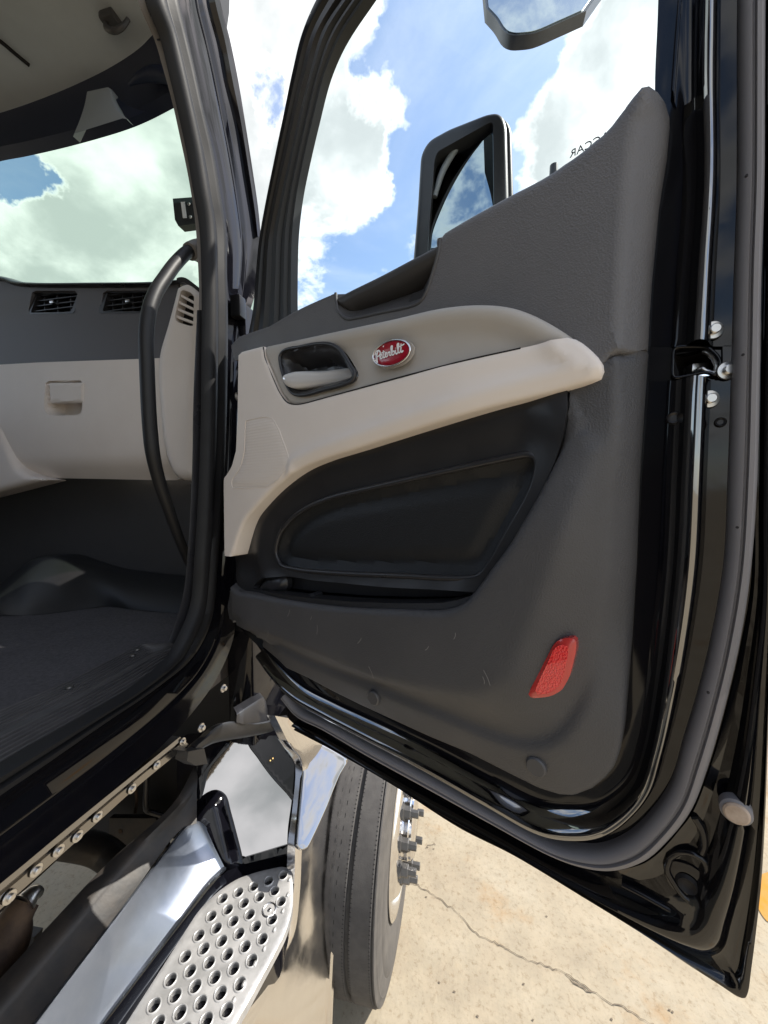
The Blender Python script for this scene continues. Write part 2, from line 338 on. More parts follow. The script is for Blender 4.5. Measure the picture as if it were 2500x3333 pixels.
def sheet(name, fr, outline, h, mat, parent=None, holes=(), res=.01, thick=.006, hole_thick=None, back=False, sharp=38., origin=None, rings=(), feat=(), mats=None, mfun=None):
    """A panel: polygon outline (with holes) filled with a fine triangulation, raised to height h(points), with side walls."""
    O = resample(outline, res*.8, True); HS = [resample(q, res*.8, True) for q in holes]
    pts = [O]+HS; lo, hi = O.min(0), O.max(0)
    gx, gy = np.meshgrid(np.arange(lo[0], hi[0], res), np.arange(lo[1], hi[1], res)); G = np.stack([gx.ravel(), gy.ravel()], 1)
    G[:, 0] += (np.arange(len(G)) // gx.shape[1] % 2)*res*.5
    G = G[inside(G, O)]
    for q in HS: G = G[~inside(G, q)]
    allb = np.vstack([O]+HS)
    X = []
    def offs(line, closed, ds, both):
        Tn = (np.roll(line, -1, 0)-np.roll(line, 1, 0)) if closed else np.gradient(line, axis=0)
        Tn = Tn/np.maximum(np.linalg.norm(Tn, axis=1), 1e-9)[:, None]; Nn = np.stack([-Tn[:, 1], Tn[:, 0]], 1)
        for dd in ds:
            for sg in ((1, -1) if both else (1, -1)):
                q = line+Nn*dd*sg; q = q[inside(q, O)]
                for w in HS: q = q[~inside(q, w)]
                if not len(q): continue
                k_ = dist_to(q, line, closed) > dd*.93
                for w in [O]+HS: k_ &= dist_to(q, w, True) > min(dd*.9, .0015)
                X.append(q[k_])
    if rings: offs(O, True, rings, False)
    for ln, ds in feat: offs(resample(np.asarray(ln), res*.45), False, ds, True)
    if X:
        X = np.vstack(X); _, ui = np.unique(np.round(X/.0012).astype(int), axis=0, return_index=True); X = X[np.sort(ui)]
        if len(G):
            g2 = np.ones(len(G), bool)
            if rings: g2 &= dist_to(G, O, True) > max(rings)+res*.5
            for ln, ds in feat: g2 &= dist_to(G, resample(np.asarray(ln), res*.8)) > max(ds)+res*.4
            G = G[g2]
    else: X = np.zeros((0, 2))
    if len(G):
        keep = dist_to(G, O, True) > res*.55
        for q in HS: keep &= dist_to(G, q, True) > res*.55
        G = G[keep]
    P = np.vstack([O]+HS+([G] if len(G) else [])+([X] if len(X) else [])); E = []; k = 0
    for q in pts: m = len(q); E += [(k+i, k+(i+1) % m) for i in range(m)]; k += m
    r = delaunay_2d_cdt([Vector(p) for p in P.tolist()], E, [], 0, 1e-7)
    V2 = np.array([(v.x, v.y) for v in r[0]]); T = np.array([t for t in r[2] if len(t) == 3])
    cen = V2[T].mean(1); ok = inside(cen, O)
    for q in HS: ok &= ~inside(cen, q)
    T = T[ok]
    hv = h(V2) if callable(h) else np.full(len(V2), float(h))
    V = fr(V2, hv); F = facing(V, T.tolist(), fr.n); nv = len(V)
    ec = {}
    for t in F:
        for a, b in ((t[0], t[1]), (t[1], t[2]), (t[2], t[0])): ec[(a, b)] = 1
    bd = [(a, b) for (a, b) in ec if (b, a) not in ec]
    if thick:
        used = sorted({a for e in bd for a in e}); mp = {a: nv+i for i, a in enumerate(used)}
        V = np.vstack([V, V[used]-fr.n*thick]); F = F+[[b, a, mp[a], mp[b]] for a, b in bd]
        if back:
            W = fr(V2, hv-thick); base = len(V); V = np.vstack([V, W]); F = F+[[t[2]+base, t[1]+base, t[0]+base] for t in T.tolist()]
    mi = None
    if mfun is not None: mi = np.zeros(len(F), int); mi[:len(T)] = mfun(V2[T].mean(1)).astype(int)
    return link(name, V, F, mat, parent, sharp=sharp, origin=origin, mats=mats, mi=mi)
def ribbon3(name, A, B, prof, nvec, mat, parent=None, per=8, closed=False, sharp=50., smooth_path=True, cap=False, mats=None, mt=None):
    """Strip between two matched 3-D edge lines with the cross-section prof = [(t across, height)]."""
    A = np.asarray(A, float); B = np.asarray(B, float)
    if smooth_path: A, B = spline(A, per, closed), spline(B, per, closed)
    if callable(nvec): Nv = nvec(A, B)
    else: Nv = np.broadcast_to(np.asarray(nvec, float), A.shape)
    m, k = len(A), len(prof); V = []
    for t, h in prof: V.append(A*(1-t)+B*t+Nv*h)
    V = np.stack(V, 1).reshape(-1, 3); F = []
    for i in range(m if closed else m-1):
        j = (i+1) % m
        for q in range(k-1): F.append([i*k+q, i*k+q+1, j*k+q+1, j*k+q])
    if cap and not closed: F += [list(range(k))[::-1], [(m-1)*k+q for q in range(k)]]
    n0 = np.cross(V[F[len(F)//2][1]]-V[F[len(F)//2][0]], V[F[len(F)//2][2]]-V[F[len(F)//2][0]])
    if np.dot(n0, Nv[len(Nv)//2]) < 0: F = [f[::-1] for f in F]
    mi = None
    if mt is not None: mi = [1 if mt[0] <= prof[i % (k-1)][0] < mt[1] else 0 for i in range((m if closed else m-1)*(k-1))]+[0]*(len(F)-(m if closed else m-1)*(k-1))
    return link(name, V, F, mat, parent, sharp=sharp, mats=mats, mi=mi)
def ribbon(name, fr, pair, n, prof, mat, parent=None, per=8, sharp=50., closed=False, cap=False, mats=None, mt=None):
    A = fr(np.array(pair[0]), n); B = fr(np.array(pair[1]), n)
    return ribbon3(name, A, B, prof, fr.n, mat, parent, per, closed, sharp, cap=cap, mats=mats, mt=mt)
def tube(name, path, r, mat, parent=None, seg=14, per=8, caps=True, squash=1.0):
    P = spline(np.asarray(path, float), per); m = len(P)
    R = np.full(m, r) if np.isscalar(r) else np.interp(np.linspace(0, 1, m), np.linspace(0, 1, len(r)), r)
    Tn = np.gradient(P, axis=0); Tn /= np.linalg.norm(Tn, axis=1)[:, None]
    up = np.array([0, 0, 1.]) if abs(Tn[0][2]) < .9 else np.array([1., 0, 0]); n = np.cross(Tn[0], up); n /= np.linalg.norm(n); V = []; F = []
    for i in range(m):
        n = n-Tn[i]*np.dot(n, Tn[i]); n /= np.linalg.norm(n); b = np.cross(Tn[i], n)
        for q in range(seg):
            a = 2*math.pi*q/seg; V.append(P[i]+R[i]*(n*math.cos(a)+b*math.sin(a)*squash))
    for i in range(m-1):
        for q in range(seg): F.append([i*seg+q, i*seg+(q+1) % seg, (i+1)*seg+(q+1) % seg, (i+1)*seg+q])
    if caps: F += [list(range(seg))[::-1], [(m-1)*seg+q for q in range(seg)]]
    return link(name, V, F, mat, parent, sharp=50.)
def lathe(name, centre, axis, prof, mat, parent=None, seg=40, sharp=35., phase=0., close=False, mi_of=None, mats=None):
    """Solid of revolution: prof = [(radius, along the axis)]."""
    c = np.asarray(centre, float); ax = np.asarray(axis, float); ax /= np.linalg.norm(ax)
    u = np.cross(ax, [0, 0, 1.]) if abs(ax[2]) < .9 else np.cross(ax, [1., 0, 0]); u /= np.linalg.norm(u); v = np.cross(ax, u); V = []; F = []; mi = []
    k = len(prof)
    for i in range(seg):
        a = 2*math.pi*i/seg+phase; d = u*math.cos(a)+v*math.sin(a)
        for r, x in prof: V.append(c+d*r+ax*x)
    for i in range(seg):
        j = (i+1) % seg
        for q in range(k if close else k-1):
            q2 = (q+1) % k; F.append([i*k+q, j*k+q, j*k+q2, i*k+q2]); mi.append(mi_of[q] if mi_of else 0)
    return link(name, V, F, mat, parent, sharp=sharp, mats=mats, mi=mi if mi_of else None)
def box(name, lo, hi, mat, parent=None, bevel=.004, rot=None, segs=2):
    bm = bmesh.new(); bmesh.ops.create_cube(bm, size=1.0); lo, hi = np.array(lo, float), np.array(hi, float); c = (lo+hi)/2
    for v in bm.verts: v.co = Vector((np.array(v.co)*(hi-lo)).tolist())
    if bevel: bmesh.ops.bevel(bm, geom=bm.edges[:], offset=bevel, segments=segs, affect='EDGES', profile=.6)
    if rot is not None: bm.transform(rot)
    V = np.array([v.co[:] for v in bm.verts])+c; F = [[v.index for v in f.verts] for f in bm.faces]; bm.free()
    return link(name, V, F, mat, parent, sharp=50.)
def slab(name, P4, thick, mat, parent=None, face=None):
    """Flat plate through a 3-D polygon, with thickness against its normal."""
    P = np.asarray(P4, float); n = np.zeros(3)
    for i in range(len(P)): n += np.cross(P[i], P[(i+1) % len(P)])
    n /= np.linalg.norm(n)
    if face is not None and np.dot(n, face) < 0: P = P[::-1]; n = -n
    k = len(P); V = np.vstack([P, P-n*thick]); F = [list(range(k)), [k+i for i in range(k)][::-1]]
    F += [[(i+1) % k, i, k+i, k+(i+1) % k] for i in range(k)]
    return link(name, V, F, mat, parent, sharp=28.)
def hexbolt(name, centre, axis, r, h, mat, parent=None, washer=True):
    prof = [(0, h), (r*.55, h), (r*.6, h*.92), (r*.6, 0)]
    if washer: prof = [(0, h), (r*.45, h), (r*.55, h*.9), (r*.55, h*.35), (r*.95, h*.3), (r, h*.18), (r, 0)]
    return lathe(name, centre, axis, prof, mat, parent, seg=24 if washer else 6, sharp=30.)
def text_mesh(name, body, fr, at, size, ang, height, mat, parent=None, mirror=False, shear=0.):
    cu = bpy.data.curves.new(name, 'FONT'); cu.body = body; cu.size = size; cu.extrude = .0003; cu.shear = shear; cu.resolution_u = 3
    to = bpy.data.objects.new(name+'_source', cu); COL.objects.link(to); dg = bpy.context.evaluated_depsgraph_get(); me = to.evaluated_get(dg).to_mesh()
    V = np.array([v.co[:] for v in me.vertices]); F = [list(p.vertices) for p in me.polygons]; bpy.data.objects.remove(to)
    x, y = V[:, 0]*(-1 if mirror else 1), V[:, 1]; ab = np.stack([at[0]+x*math.cos(ang)-y*math.sin(ang), at[1]+x*math.sin(ang)+y*math.cos(ang)], 1)
    return link(name, fr(ab, height+V[:, 2]), F, mat, parent, smooth_on=False)
def strokes(name, fr, lines, w, height, mat, parent=None):
    """Flat raised pen strokes."""
    V = []; F = []
    for ln, sc in lines:
        P = spline(np.array(ln), 5); Tn = np.gradient(P, axis=0); Tn /= np.maximum(np.linalg.norm(Tn, axis=1), 1e-9)[:, None]; Nn = np.stack([-Tn[:, 1], Tn[:, 0]], 1)
        b = len(V); W = fr(np.vstack([P+Nn*w*sc/2, P-Nn*w*sc/2]), height); V += list(W); m = len(P)
        F += [[b+i, b+m+i, b+m+i+1, b+i+1] for i in range(m-1)]
    return link(name, np.array(V), F, mat, parent, smooth_on=False)
def empty(name, loc):
    o = bpy.data.objects.new(name, None); COL.objects.link(o); o.location = loc; ORIGIN[o.name] = np.array(loc, float); o.empty_display_size = .2; return o

# ------------------------------------------------------------------ the yard
def build_yard():
    n = 60; r = 900.0
    ring = [(r*math.cos(2*math.pi*i/n), r*math.sin(2*math.pi*i/n), 0) for i in range(n)]
    g = link('pavement', np.array(ring), [list(range(n))], 'concrete', smooth_on=False, origin=(0, 0, 0)); g['kind'] = 'structure'
    def ribbon_flat(name, pts, w, z, mat, seed, jit=.006):
        rr = np.random.RandomState(seed); P = spline(np.array(pts), step=.012); m = len(P)
        P = P+rr.normal(0, jit*.5, P.shape); Tn = np.gradient(P, axis=0); Tn /= np.linalg.norm(Tn, axis=1)[:, None]; Nn = np.stack([-Tn[:, 1], Tn[:, 0]], 1)
        ww = w*(.35+.9*np.abs(np.sin(np.cumsum(rr.uniform(0, .5, m))))*rr.uniform(.4, 1.2, m)); V = []
        for s in (1, -1): V += [(*(P[i]+Nn[i]*ww[i]*s*.5), z) for i in range(m)]
        link(name, np.array(V), [[i, i+1, m+i+1, m+i] for i in range(m-1)], mat, g, smooth_on=False)
    ribbon_flat('crack', [(-0.3696,1.7783),(-0.2733,1.789),(-0.2081,1.7841),(-0.1272,1.7636),(-0.0639,1.7339),(-0.0035,1.7054),(0.0258,1.6851),(0.0885,1.6354),(0.149,1.6182),(0.227,1.6),(0.2764,1.5827),(0.3632,1.574),(0.4587,1.5628),(0.491,1.5495),(0.5638,1.5214),(0.6033,1.5048),(0.6667,1.4974),(0.731,1.4722),(0.8124,1.4486)], .0035, .004, 'crack', 3)
    ribbon_flat('crack', [(0.4581,1.5607),(0.4795,1.5422),(0.5148,1.5302),(0.5452,1.5166)], .006, .0045, 'crack', 5)
    ribbon_flat('crack', [(-0.1712,1.9836),(-0.147,2.0071),(-0.1131,2.0236)], .004, .004, 'crack', 8)
    rr = np.random.RandomState(4)
    for px in [(-0.16,1.9952),(-0.125,1.9932),(-0.1433,1.7357),(0.4295,1.769),(0.2812,1.4912),(0.8304,1.5271),(0.8394,1.5237),(0.5956,1.4525),(0.2988,1.3891),(0.0902,1.356),(-0.0615,1.4249),(0.0014,1.4092)]:
        k = 9; a = np.linspace(0, 2*math.pi, k, endpoint=False); q = .0035*rr.uniform(.5, 1.3, k)
        link('stain', np.stack([px[0]+q*np.cos(a)*1.5, px[1]+q*np.sin(a), np.full(k, .004)], 1), [list(range(k))], 'crack', g, smooth_on=False)
    for poly in ([(1.574,2.2011),(1.9205,2.3561),(1.7497,2.0369),(1.4421,1.9476),(1.4439,2.0129)], [(-0.4099,2.3889),(-0.2959,2.4126),(-0.2831,2.312),(-0.3067,2.2609),(-0.3885,2.2655)]):
        P = rounded(poly, .03); link('painted_line', np.column_stack([P, np.full(len(P), .004)]), [list(range(len(P)))], 'yellow_paint', g, smooth_on=False)
build_yard()

# ------------------------------------------------------------------ the truck
truck = empty('truck', (-1.62, 1.0, 0))
truck['label'] = 'black semi truck with its passenger door swung wide open over the chrome steps'
truck['category'] = 'truck'

# ================================================================== cab shell and door opening
def build_cab():
    S = SIDE(-.60)
    ring = [[(0.7334,3.2226),(0.7429,3.0818),(0.7617,3.0259),(0.785,2.9794),(0.8097,2.9236),(0.8456,2.8523),(0.868,2.778),(0.8858,2.7067),(0.8847,2.5948),(0.8835,2.4791),(0.8801,2.4002),(0.8637,2.2007),(0.8345,1.964),(0.8113,1.85),(0.8029,1.7936),(0.7875,1.7348),(0.7521,1.6865),(0.7025,1.661),(0.5972,1.6493),(0.4966,1.6475),(0.4067,1.6431),(0.356,1.6417),(0.2714,1.6388)],[(0.867,3.4052),(0.8731,3.2366),(0.9106,3.1878),(0.9431,3.1259),(0.972,3.0494),(1.0025,2.9591),(1.0334,2.8566),(1.0432,2.768),(1.0217,2.6514),(0.963,2.5213),(0.9338,2.419),(0.9121,2.2081),(0.8835,1.9596),(0.8714,1.8372),(0.8661,1.7761),(0.8711,1.7033),(0.8523,1.6433),(0.785,1.5774),(0.6798,1.5373),(0.5559,1.5227),(0.4302,1.5248),(0.3499,1.5274),(0.2608,1.5337)]]
    body = ribbon('cab_body', S, ring, 0, [(0,-.03),(.05,-.024),(.30,-.014),(.50,-.005),(.53,-.007),(.56,-.006),(.60,.0),(.64,.001),(.80,.008),(.96,.015),(1,-.01)], 'black_paint', truck)
    # rubber weatherstrip round the opening
    seal = [[(0.6547,3.1136),(0.6655,2.9885),(0.6973,2.958),(0.7173,2.9163),(0.7415,2.8589),(0.7654,2.7929),(0.782,2.7275),(0.7986,2.6617),(0.801,2.549),(0.7972,2.4419),(0.7928,2.3695),(0.7814,2.188),(0.7587,1.9709),(0.7434,1.8647),(0.7386,1.8268),(0.7252,1.776),(0.6962,1.7353),(0.6515,1.6941),(0.5633,1.6752),(0.483,1.6756),(0.3986,1.678),(0.3549,1.6792),(0.2712,1.6799)],[(0.7273,3.2128),(0.7367,3.0732),(0.7553,3.0178),(0.7785,2.9717),(0.8029,2.9163),(0.8386,2.8456),(0.8608,2.772),(0.8784,2.7012),(0.8774,2.5902),(0.8762,2.4755),(0.8727,2.3973),(0.8565,2.1995),(0.8275,1.9647),(0.8045,1.8517),(0.7962,1.7957),(0.7809,1.7374),(0.7459,1.6896),(0.6966,1.6642),(0.5922,1.6526),(0.4924,1.6508),(0.4033,1.6465),(0.3531,1.6451),(0.2691,1.6422)]]
    ribbon('weatherstrip', S, seal, .004, [(0,-.012),(.05,.004),(.18,.012),(.34,.013),(.44,.006),(.52,.006),(.62,.014),(.80,.015),(.93,.008),(1,-.006)], 'seal_dark', body)
    trim = [[(0.6526,3.1178),(0.6656,2.9949),(0.7043,2.9656),(0.7221,2.9368),(0.7463,2.8914),(0.7656,2.84),(0.7909,2.7656),(0.8085,2.6841),(0.8138,2.5943),(0.8149,2.5236),(0.8119,2.4806)],[(0.6822,3.1583),(0.6951,3.0299),(0.7298,2.9937),(0.7459,2.9561),(0.7711,2.8991),(0.7899,2.8509),(0.8108,2.7805),(0.8327,2.6984),(0.8391,2.5943),(0.8372,2.5275),(0.8344,2.4909)]]
    ribbon('pillar_trim', SIDE(-.62), trim, 0, [(.0,-.006),(.15,.004),(.8,.004),(1,-.01)], 'pillar_trim', body)
    link('trim_joint', SIDE(-.612)(np.array([(0.6929,2.9535),(0.7233,2.99),(0.7231,2.9856),(0.6951,2.9519)]), .0), [[0, 1, 2, 3]], 'dark_void', body)
    jamb = [[(0.8097,2.4796),(0.7869,2.262),(0.7753,2.1004),(0.7516,1.8985),(0.7289,1.7949),(0.684,1.7117)],[(0.8344,2.4909),(0.8176,2.2691),(0.8033,2.1019),(0.7807,1.8934),(0.7601,1.7706),(0.7057,1.6883)]]
    ribbon('jamb_liner', SIDE(-.625), jamb, 0, [(0,-.004),(.3,.002),(1,.002)], 'satin_black', body)
    # outer A-pillar return and drip rail
    rail = [[(0.8064,3.3181),(0.8372,3.1903),(0.8716,3.1442),(0.9007,3.0814),(0.9361,3.0139),(0.9667,2.9277),(0.9977,2.8296),(1.0114,2.7719)],[(0.8814,3.4205),(0.8633,3.2213),(0.8957,3.1679),(0.925,3.103),(0.9549,3.0287),(0.9836,2.9389),(1.0141,2.8394),(1.0198,2.7755)]]
    ribbon('drip_rail', SIDE(-.585), rail, 0, [(0,-.02),(.2,.004),(.8,.005),(1,-.02)], 'black_paint', body)
    slab('roof_fairing', np.array([(-0.6,0.8606,3.2625),(-0.6,0.9344,3.3533),(-0.6,0.9284,3.2733),(-0.6,0.9126,3.2045),(-0.6,0.8951,3.1992)]), .04, 'frame_black', body, face=(1,-.3,0))
    # cowl side, roof, floor pan and the far side of the cab
    box('cowl_panel', (-.66, .93, 1.30), (-.575, 1.6, 2.55), 'black_paint', body, .01)
    box('roof_panel', (-2.66, -.9, 3.42), (-.72, .80, 3.50), 'black_paint', body, .03)
    box('side_header', (-.70, -.9, 3.16), (-.605, .62, 3.48), 'black_paint', body, .03)
    box('floor_pan', (-2.6, -.7, 1.50), (-.66, 1.3, 1.60), 'chassis', body, .01)
    box('far_wall', (-2.66, -.7, 1.5), (-2.60, 1.3, 2.45), 'dash_dark', body, .01)
    box('firewall', (-2.6, 1.24, 1.5), (-.66, 1.28, 2.45), 'satin_black', body, .005)
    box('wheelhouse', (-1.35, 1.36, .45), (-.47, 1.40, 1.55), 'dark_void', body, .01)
    # unseen sleeper behind the doorway, added to darken the door trim
    sl = box('sleeper', (-.66, -1.35, 1.35), (-.605, -.20, 3.48), 'black_paint', truck, .02)
    box('sleeper_wall', (-2.66, -1.40, 1.35), (-.61, -1.352, 3.48), 'black_paint', sl, .02)
    box('sleeper_roof', (-2.66, -1.35, 3.42), (-.67, -.91, 3.47), 'black_paint', sl, .02)
    box('sleeper_wall', (-2.66, -1.35, 1.35), (-2.61, -.72, 3.41), 'headliner', sl, .01)
    box('sleeper_floor', (-2.6, -1.35, 1.45), (-.67, -.72, 1.55), 'chassis', sl, .01)
    # hinge hardware and the plastic bracket at the foot of the pillar
    box('hinge', *[np.array(q) for q in ((-.604, .905, 2.505), (-.575, .935, 2.56))], 'frame_black', body, .004)
    box('hinge', *[np.array(q) for q in ((-.604, .885, 1.66), (-.575, .93, 1.73))], 'frame_black', body, .004)
    for p in [(-0.585,0.8048,1.5446),(-0.585,0.7211,1.4959)]: hexbolt('bolt', np.array(p), (1, 0, 0), .010, .010, 'steel', body)
    br = [[(-0.6,0.6989,1.4398),(-0.6,0.7163,1.4508),(-0.6,0.751,1.4494),(-0.59,0.7778,1.4579),(-0.58,0.8013,1.4568),(-0.57,0.8433,1.4345),(-0.555,0.8913,1.4005),(-0.54,0.9317,1.3819),(-0.53,0.9738,1.3658),(-0.52,1.0127,1.3524)],[(-0.6,0.7149,1.419),(-0.6,0.7338,1.4247),(-0.6,0.7776,1.4136),(-0.59,0.8093,1.401),(-0.58,0.8426,1.3844),(-0.57,0.8985,1.3544),(-0.555,0.9425,1.3348),(-0.54,0.9723,1.3254),(-0.53,0.9991,1.3225),(-0.52,1.016,1.3306)]]
    ribbon3('bracket', br[0], br[1], [(0,-.03),(0,0),(.12,.006),(.5,.009),(.85,.004),(1,-.004),(1,-.03)], (.85,-.3,.4), 'pocket_black', body)
    bq = [[(-0.57,0.8376,1.46),(-0.565,0.8577,1.4585),(-0.56,0.8864,1.4557),(-0.552,0.9106,1.4558),(-0.55,0.9333,1.4511),(-0.55,0.948,1.4334),(-0.56,0.9732,1.3986)],[(-0.57,0.8339,1.4372),(-0.565,0.8491,1.423),(-0.56,0.8839,1.3958),(-0.552,0.9124,1.3782),(-0.55,0.9351,1.3673),(-0.55,0.9488,1.3659),(-0.56,0.9735,1.3602)]]
    ribbon3('bracket', bq[0], bq[1], [(0,-.04),(0,0),(.1,.004),(.9,.004),(1,0)], (.7,-.7,.1), 'satin_black', body)
    bracket2 = [(-0.61,0.7243,1.4437),(-0.61,0.7346,1.398),(-0.61,0.6957,1.4231),(-0.61,0.6693,1.4545),(-0.61,0.6747,1.4719)]
    slab('bracket', np.array(bracket2), .03, 'pocket_black', body)
    # bolted bright rocker strip
    rk = [[(0.6849,1.4948),(0.5625,1.5012),(0.4842,1.5057),(0.4126,1.5093),(0.3554,1.5127),(0.2648,1.5177)],[(0.709,1.4591),(0.5748,1.4712),(0.4924,1.473),(0.4151,1.4744),(0.3534,1.4758),(0.2625,1.4779)]]
    rocker = ribbon('rocker_strip', SIDE(-.61), rk, 0, [(0,-.02),(.02,0),(.28,.002),(.33,-.002),(.42,-.002),(.47,.002),(.98,.002),(1,-.006)], 'rail_metal', truck)
    for i, p in enumerate([(-0.606,0.688,1.4817),(-0.606,0.6158,1.4819),(-0.606,0.5569,1.4799),(-0.606,0.4891,1.4859),(-0.606,0.455,1.4832),(-0.606,0.426,1.4881),(-0.606,0.395,1.4888),(-0.606,0.3618,1.4846)]):
        hexbolt('bolt', np.array(p), (1, 0, 0), .0085, .006, 'steel', rocker)
    return body
cab = build_cab()

# ================================================================== inside the cab
def build_interior():
    # windscreen: ruled between its foot in front of the dash and the header
    top = [(-2.5806,1.0,3.1201),(-1.9139,1.0,3.1417),(-1.4925,1.0,3.1476),(-1.3923,1.0,3.1442),(-1.1929,1.0,3.1442),(-0.9995,1.0,3.1532),(-0.9207,1.0,3.1639),(-0.8253,0.99,3.1716),(-0.7207,0.98,3.1803)]
    bot = [(x, 1.42-.10*((x+1.62)/1.0)**2, 2.62) for x in np.linspace(-2.75, -.60, len(top))]
    ws = ribbon3('windscreen', top, bot, [(0,0),(1,0)], (0,-1,0), 'windscreen_glass', truck)
    ribbon3('tint_band', [(a[0], a[1]-.012, a[2]+.006) for a in top], [(a[0], a[1]+.004, a[2]-.022) for a in top], [(0,0),(1,0)], (0,-1,0), 'navy_trim', ws)
    # header and headliner
    hl = [(-2.6235,1.0242,3.27),(-1.9061,1.0034,3.27),(-1.4843,1.0014,3.27),(-1.3221,0.9952,3.27),(-1.1639,0.9837,3.27),(-1.0083,0.9659,3.27),(-0.8915,0.9443,3.27),(-0.8114,0.9207,3.27),(-0.7515,0.9068,3.27)]
    head = ribbon3('header_panel', hl, top, [(0,0),(.3,-.012),(.7,-.008),(1,0)], (0,-.8,-.6), 'navy_trim', truck)
    V = []; F = []
    m = len(hl); hl_s = spline(np.array(hl), 6); m = len(hl_s); ys = np.linspace(0, 1, 14)
    for p in hl_s:
        for t in ys: V.append((p[0], p[1]*(1-t)+(-.9)*t, 3.27+.07*math.sin(min(t*2.2, 1.57))))
    k = len(ys); F = [[i*k+j, (i+1)*k+j, (i+1)*k+j+1, i*k+j+1] for i in range(m-1) for j in range(k-1)]
    ceil = link('headliner', np.array(V), F, 'headliner', truck)
    tube('headliner_seam', [(-1.2856,0.7975,3.272),(-1.2554,0.8575,3.276),(-1.2478,0.8883,3.275),(-1.2396,0.9167,3.273)], .005, 'dark_void', ceil, seg=8)
    hk = tube('coat_hook', [(-0.9172,0.8689,3.255),(-0.9098,0.8638,3.235),(-0.8883,0.8646,3.225),(-0.8665,0.8675,3.232),(-0.8531,0.8739,3.255)], [.006,.007,.007,.006,.005], 'fine_black', ceil)
    box('coat_hook', *(lambda c: (c-np.array([.02,.02,.008]), c+np.array([.022,.02,.012])))(np.array([(-0.9075,0.8751,3.262)][0])), 'fine_black', ceil, .006)
    # grey sensor cowl and the dark visor edge on the header
    cw = ribbon3('sensor_cowl', [(-1.0483,0.925,3.1642),(-1.0554,0.92,3.125),(-1.0746,0.92,3.0919),(-1.1067,0.925,3.0619)], [(-0.9688,0.925,3.1609),(-0.9524,0.92,3.1168),(-0.9365,0.92,3.0897),(-0.9183,0.925,3.0725)], [(0,-.02),(0,0),(.06,.006),(.94,.006),(1,0),(1,-.02)], (0,-1,0), 'grey_plastic', head)
    ribbon3('sensor_cowl', [(-0.972,0.93,3.1657),(-0.9556,0.93,3.1269),(-0.9366,0.93,3.0967),(-0.9192,0.93,3.078)], [(-0.9856,0.945,3.1832),(-0.9573,0.945,3.1457),(-0.9222,0.945,3.1225),(-0.8781,0.945,3.1042)], [(0,0),(1,0)], (0,-1,0), 'navy_trim', head)
    tube('visor_edge', [(-0.9391,0.955,3.1966),(-0.8977,0.95,3.2015),(-0.8521,0.95,3.2015),(-0.8178,0.95,3.1911),(-0.7794,0.95,3.1688)], [.004,.012,.018,.018,.012], 'navy_trim', head)
    # black sensor box on the windscreen
    bq = np.array([(-0.949,1.12,3.0102),(-0.8677,1.12,3.0027),(-0.8558,1.12,2.9194),(-0.9314,1.12,2.9212),(-0.9435,1.12,2.9423)])
    bx = slab('sensor_box', bq, .03, 'satin_black', ws, face=(0,-1,0))
    slab('sensor_label', np.array([(-0.9165,1.117,2.9925),(-0.9026,1.117,2.9914),(-0.8965,1.117,2.9404),(-0.9104,1.117,2.9414)]), .002, 'white_print', ws, face=(0,-1,0))
    for p in [(-0.8864,1.118,2.982),(-0.8822,1.118,2.941)]: lathe('screw', np.array(p), (0,-1,0), [(0,.003),(.004,.003),(.0055,0)], 'steel', ws, 12)

    # ---------------- dash
    D = FRONT(1.02)
    up = [(-2.6741,2.8766),(-1.9919,2.8152),(-1.5569,2.767),(-1.5042,2.747),(-1.4228,2.7322),(-1.1747,2.7055),(-0.9296,2.6827),(-0.8602,2.6834),(-0.8456,2.641),(-0.8651,2.5652),(-0.8785,2.5064),(-0.8864,2.4492),(-1.004,2.4535),(-1.3743,2.4697),(-1.582,2.4751),(-2.029,2.4898),(-2.7314,2.5146)]
    v1 = rounded([(-1.4038,2.7063),(-1.2197,2.6881),(-1.256,2.6256),(-1.4431,2.6401)], .006); v2 = rounded([(-1.1245,2.6792),(-0.9161,2.6602),(-0.9413,2.5981),(-1.1498,2.6167)], .006)
    dash = sheet('dashboard', D, up, lambda P: .0+.012*smooth((P[:,1]-2.62)/.1), 'dash_dark', truck, holes=[v1, v2], res=.025, thick=.03)
    def vent(out, flaps):
        out = np.array(out); c = out.mean(0)
        b = sheet('vent_well', D, c+(out-c)*1.06, -.035, 'dark_void', dash, res=.02, thick=.001)
        fr = sheet('vent_frame', D, c+(out-c)*1.05, .0015, 'satin_black', dash, holes=[c+(out-c)*.90], res=.01, thick=.03)
        lo, hi = out.min(0), out.max(0)
        for i in range(5):                                          # louvres
            z = lo[1]+(hi[1]-lo[1])*(i+.5)/5; sx = (z-lo[1])/(hi[1]-lo[1])
            a = out[(out[:,1]-z).argsort()]; x0 = lo[0]+.02*sx; x1 = hi[0]-.02*(1-sx)
            box('louvre', (x0+.006, 1.025, z-.0012), (x1-.006, 1.045, z+.0012), 'satin_black', dash, 0)
        for i in range(flaps):
            x = lo[0]+(hi[0]-lo[0])*(i+1)/(flaps+1)
            box('louvre', (x-.0012, 1.03, lo[1]+.004), (x+.0012, 1.05, hi[1]-.004), 'satin_black', dash, 0)
        box('vent_tab', (c[0]-.010, 1.012, c[1]-.003), (c[0]+.006, 1.03, c[1]+.005), 'steel', dash, .001)
    vent(v1, 3); vent(v2, 5)
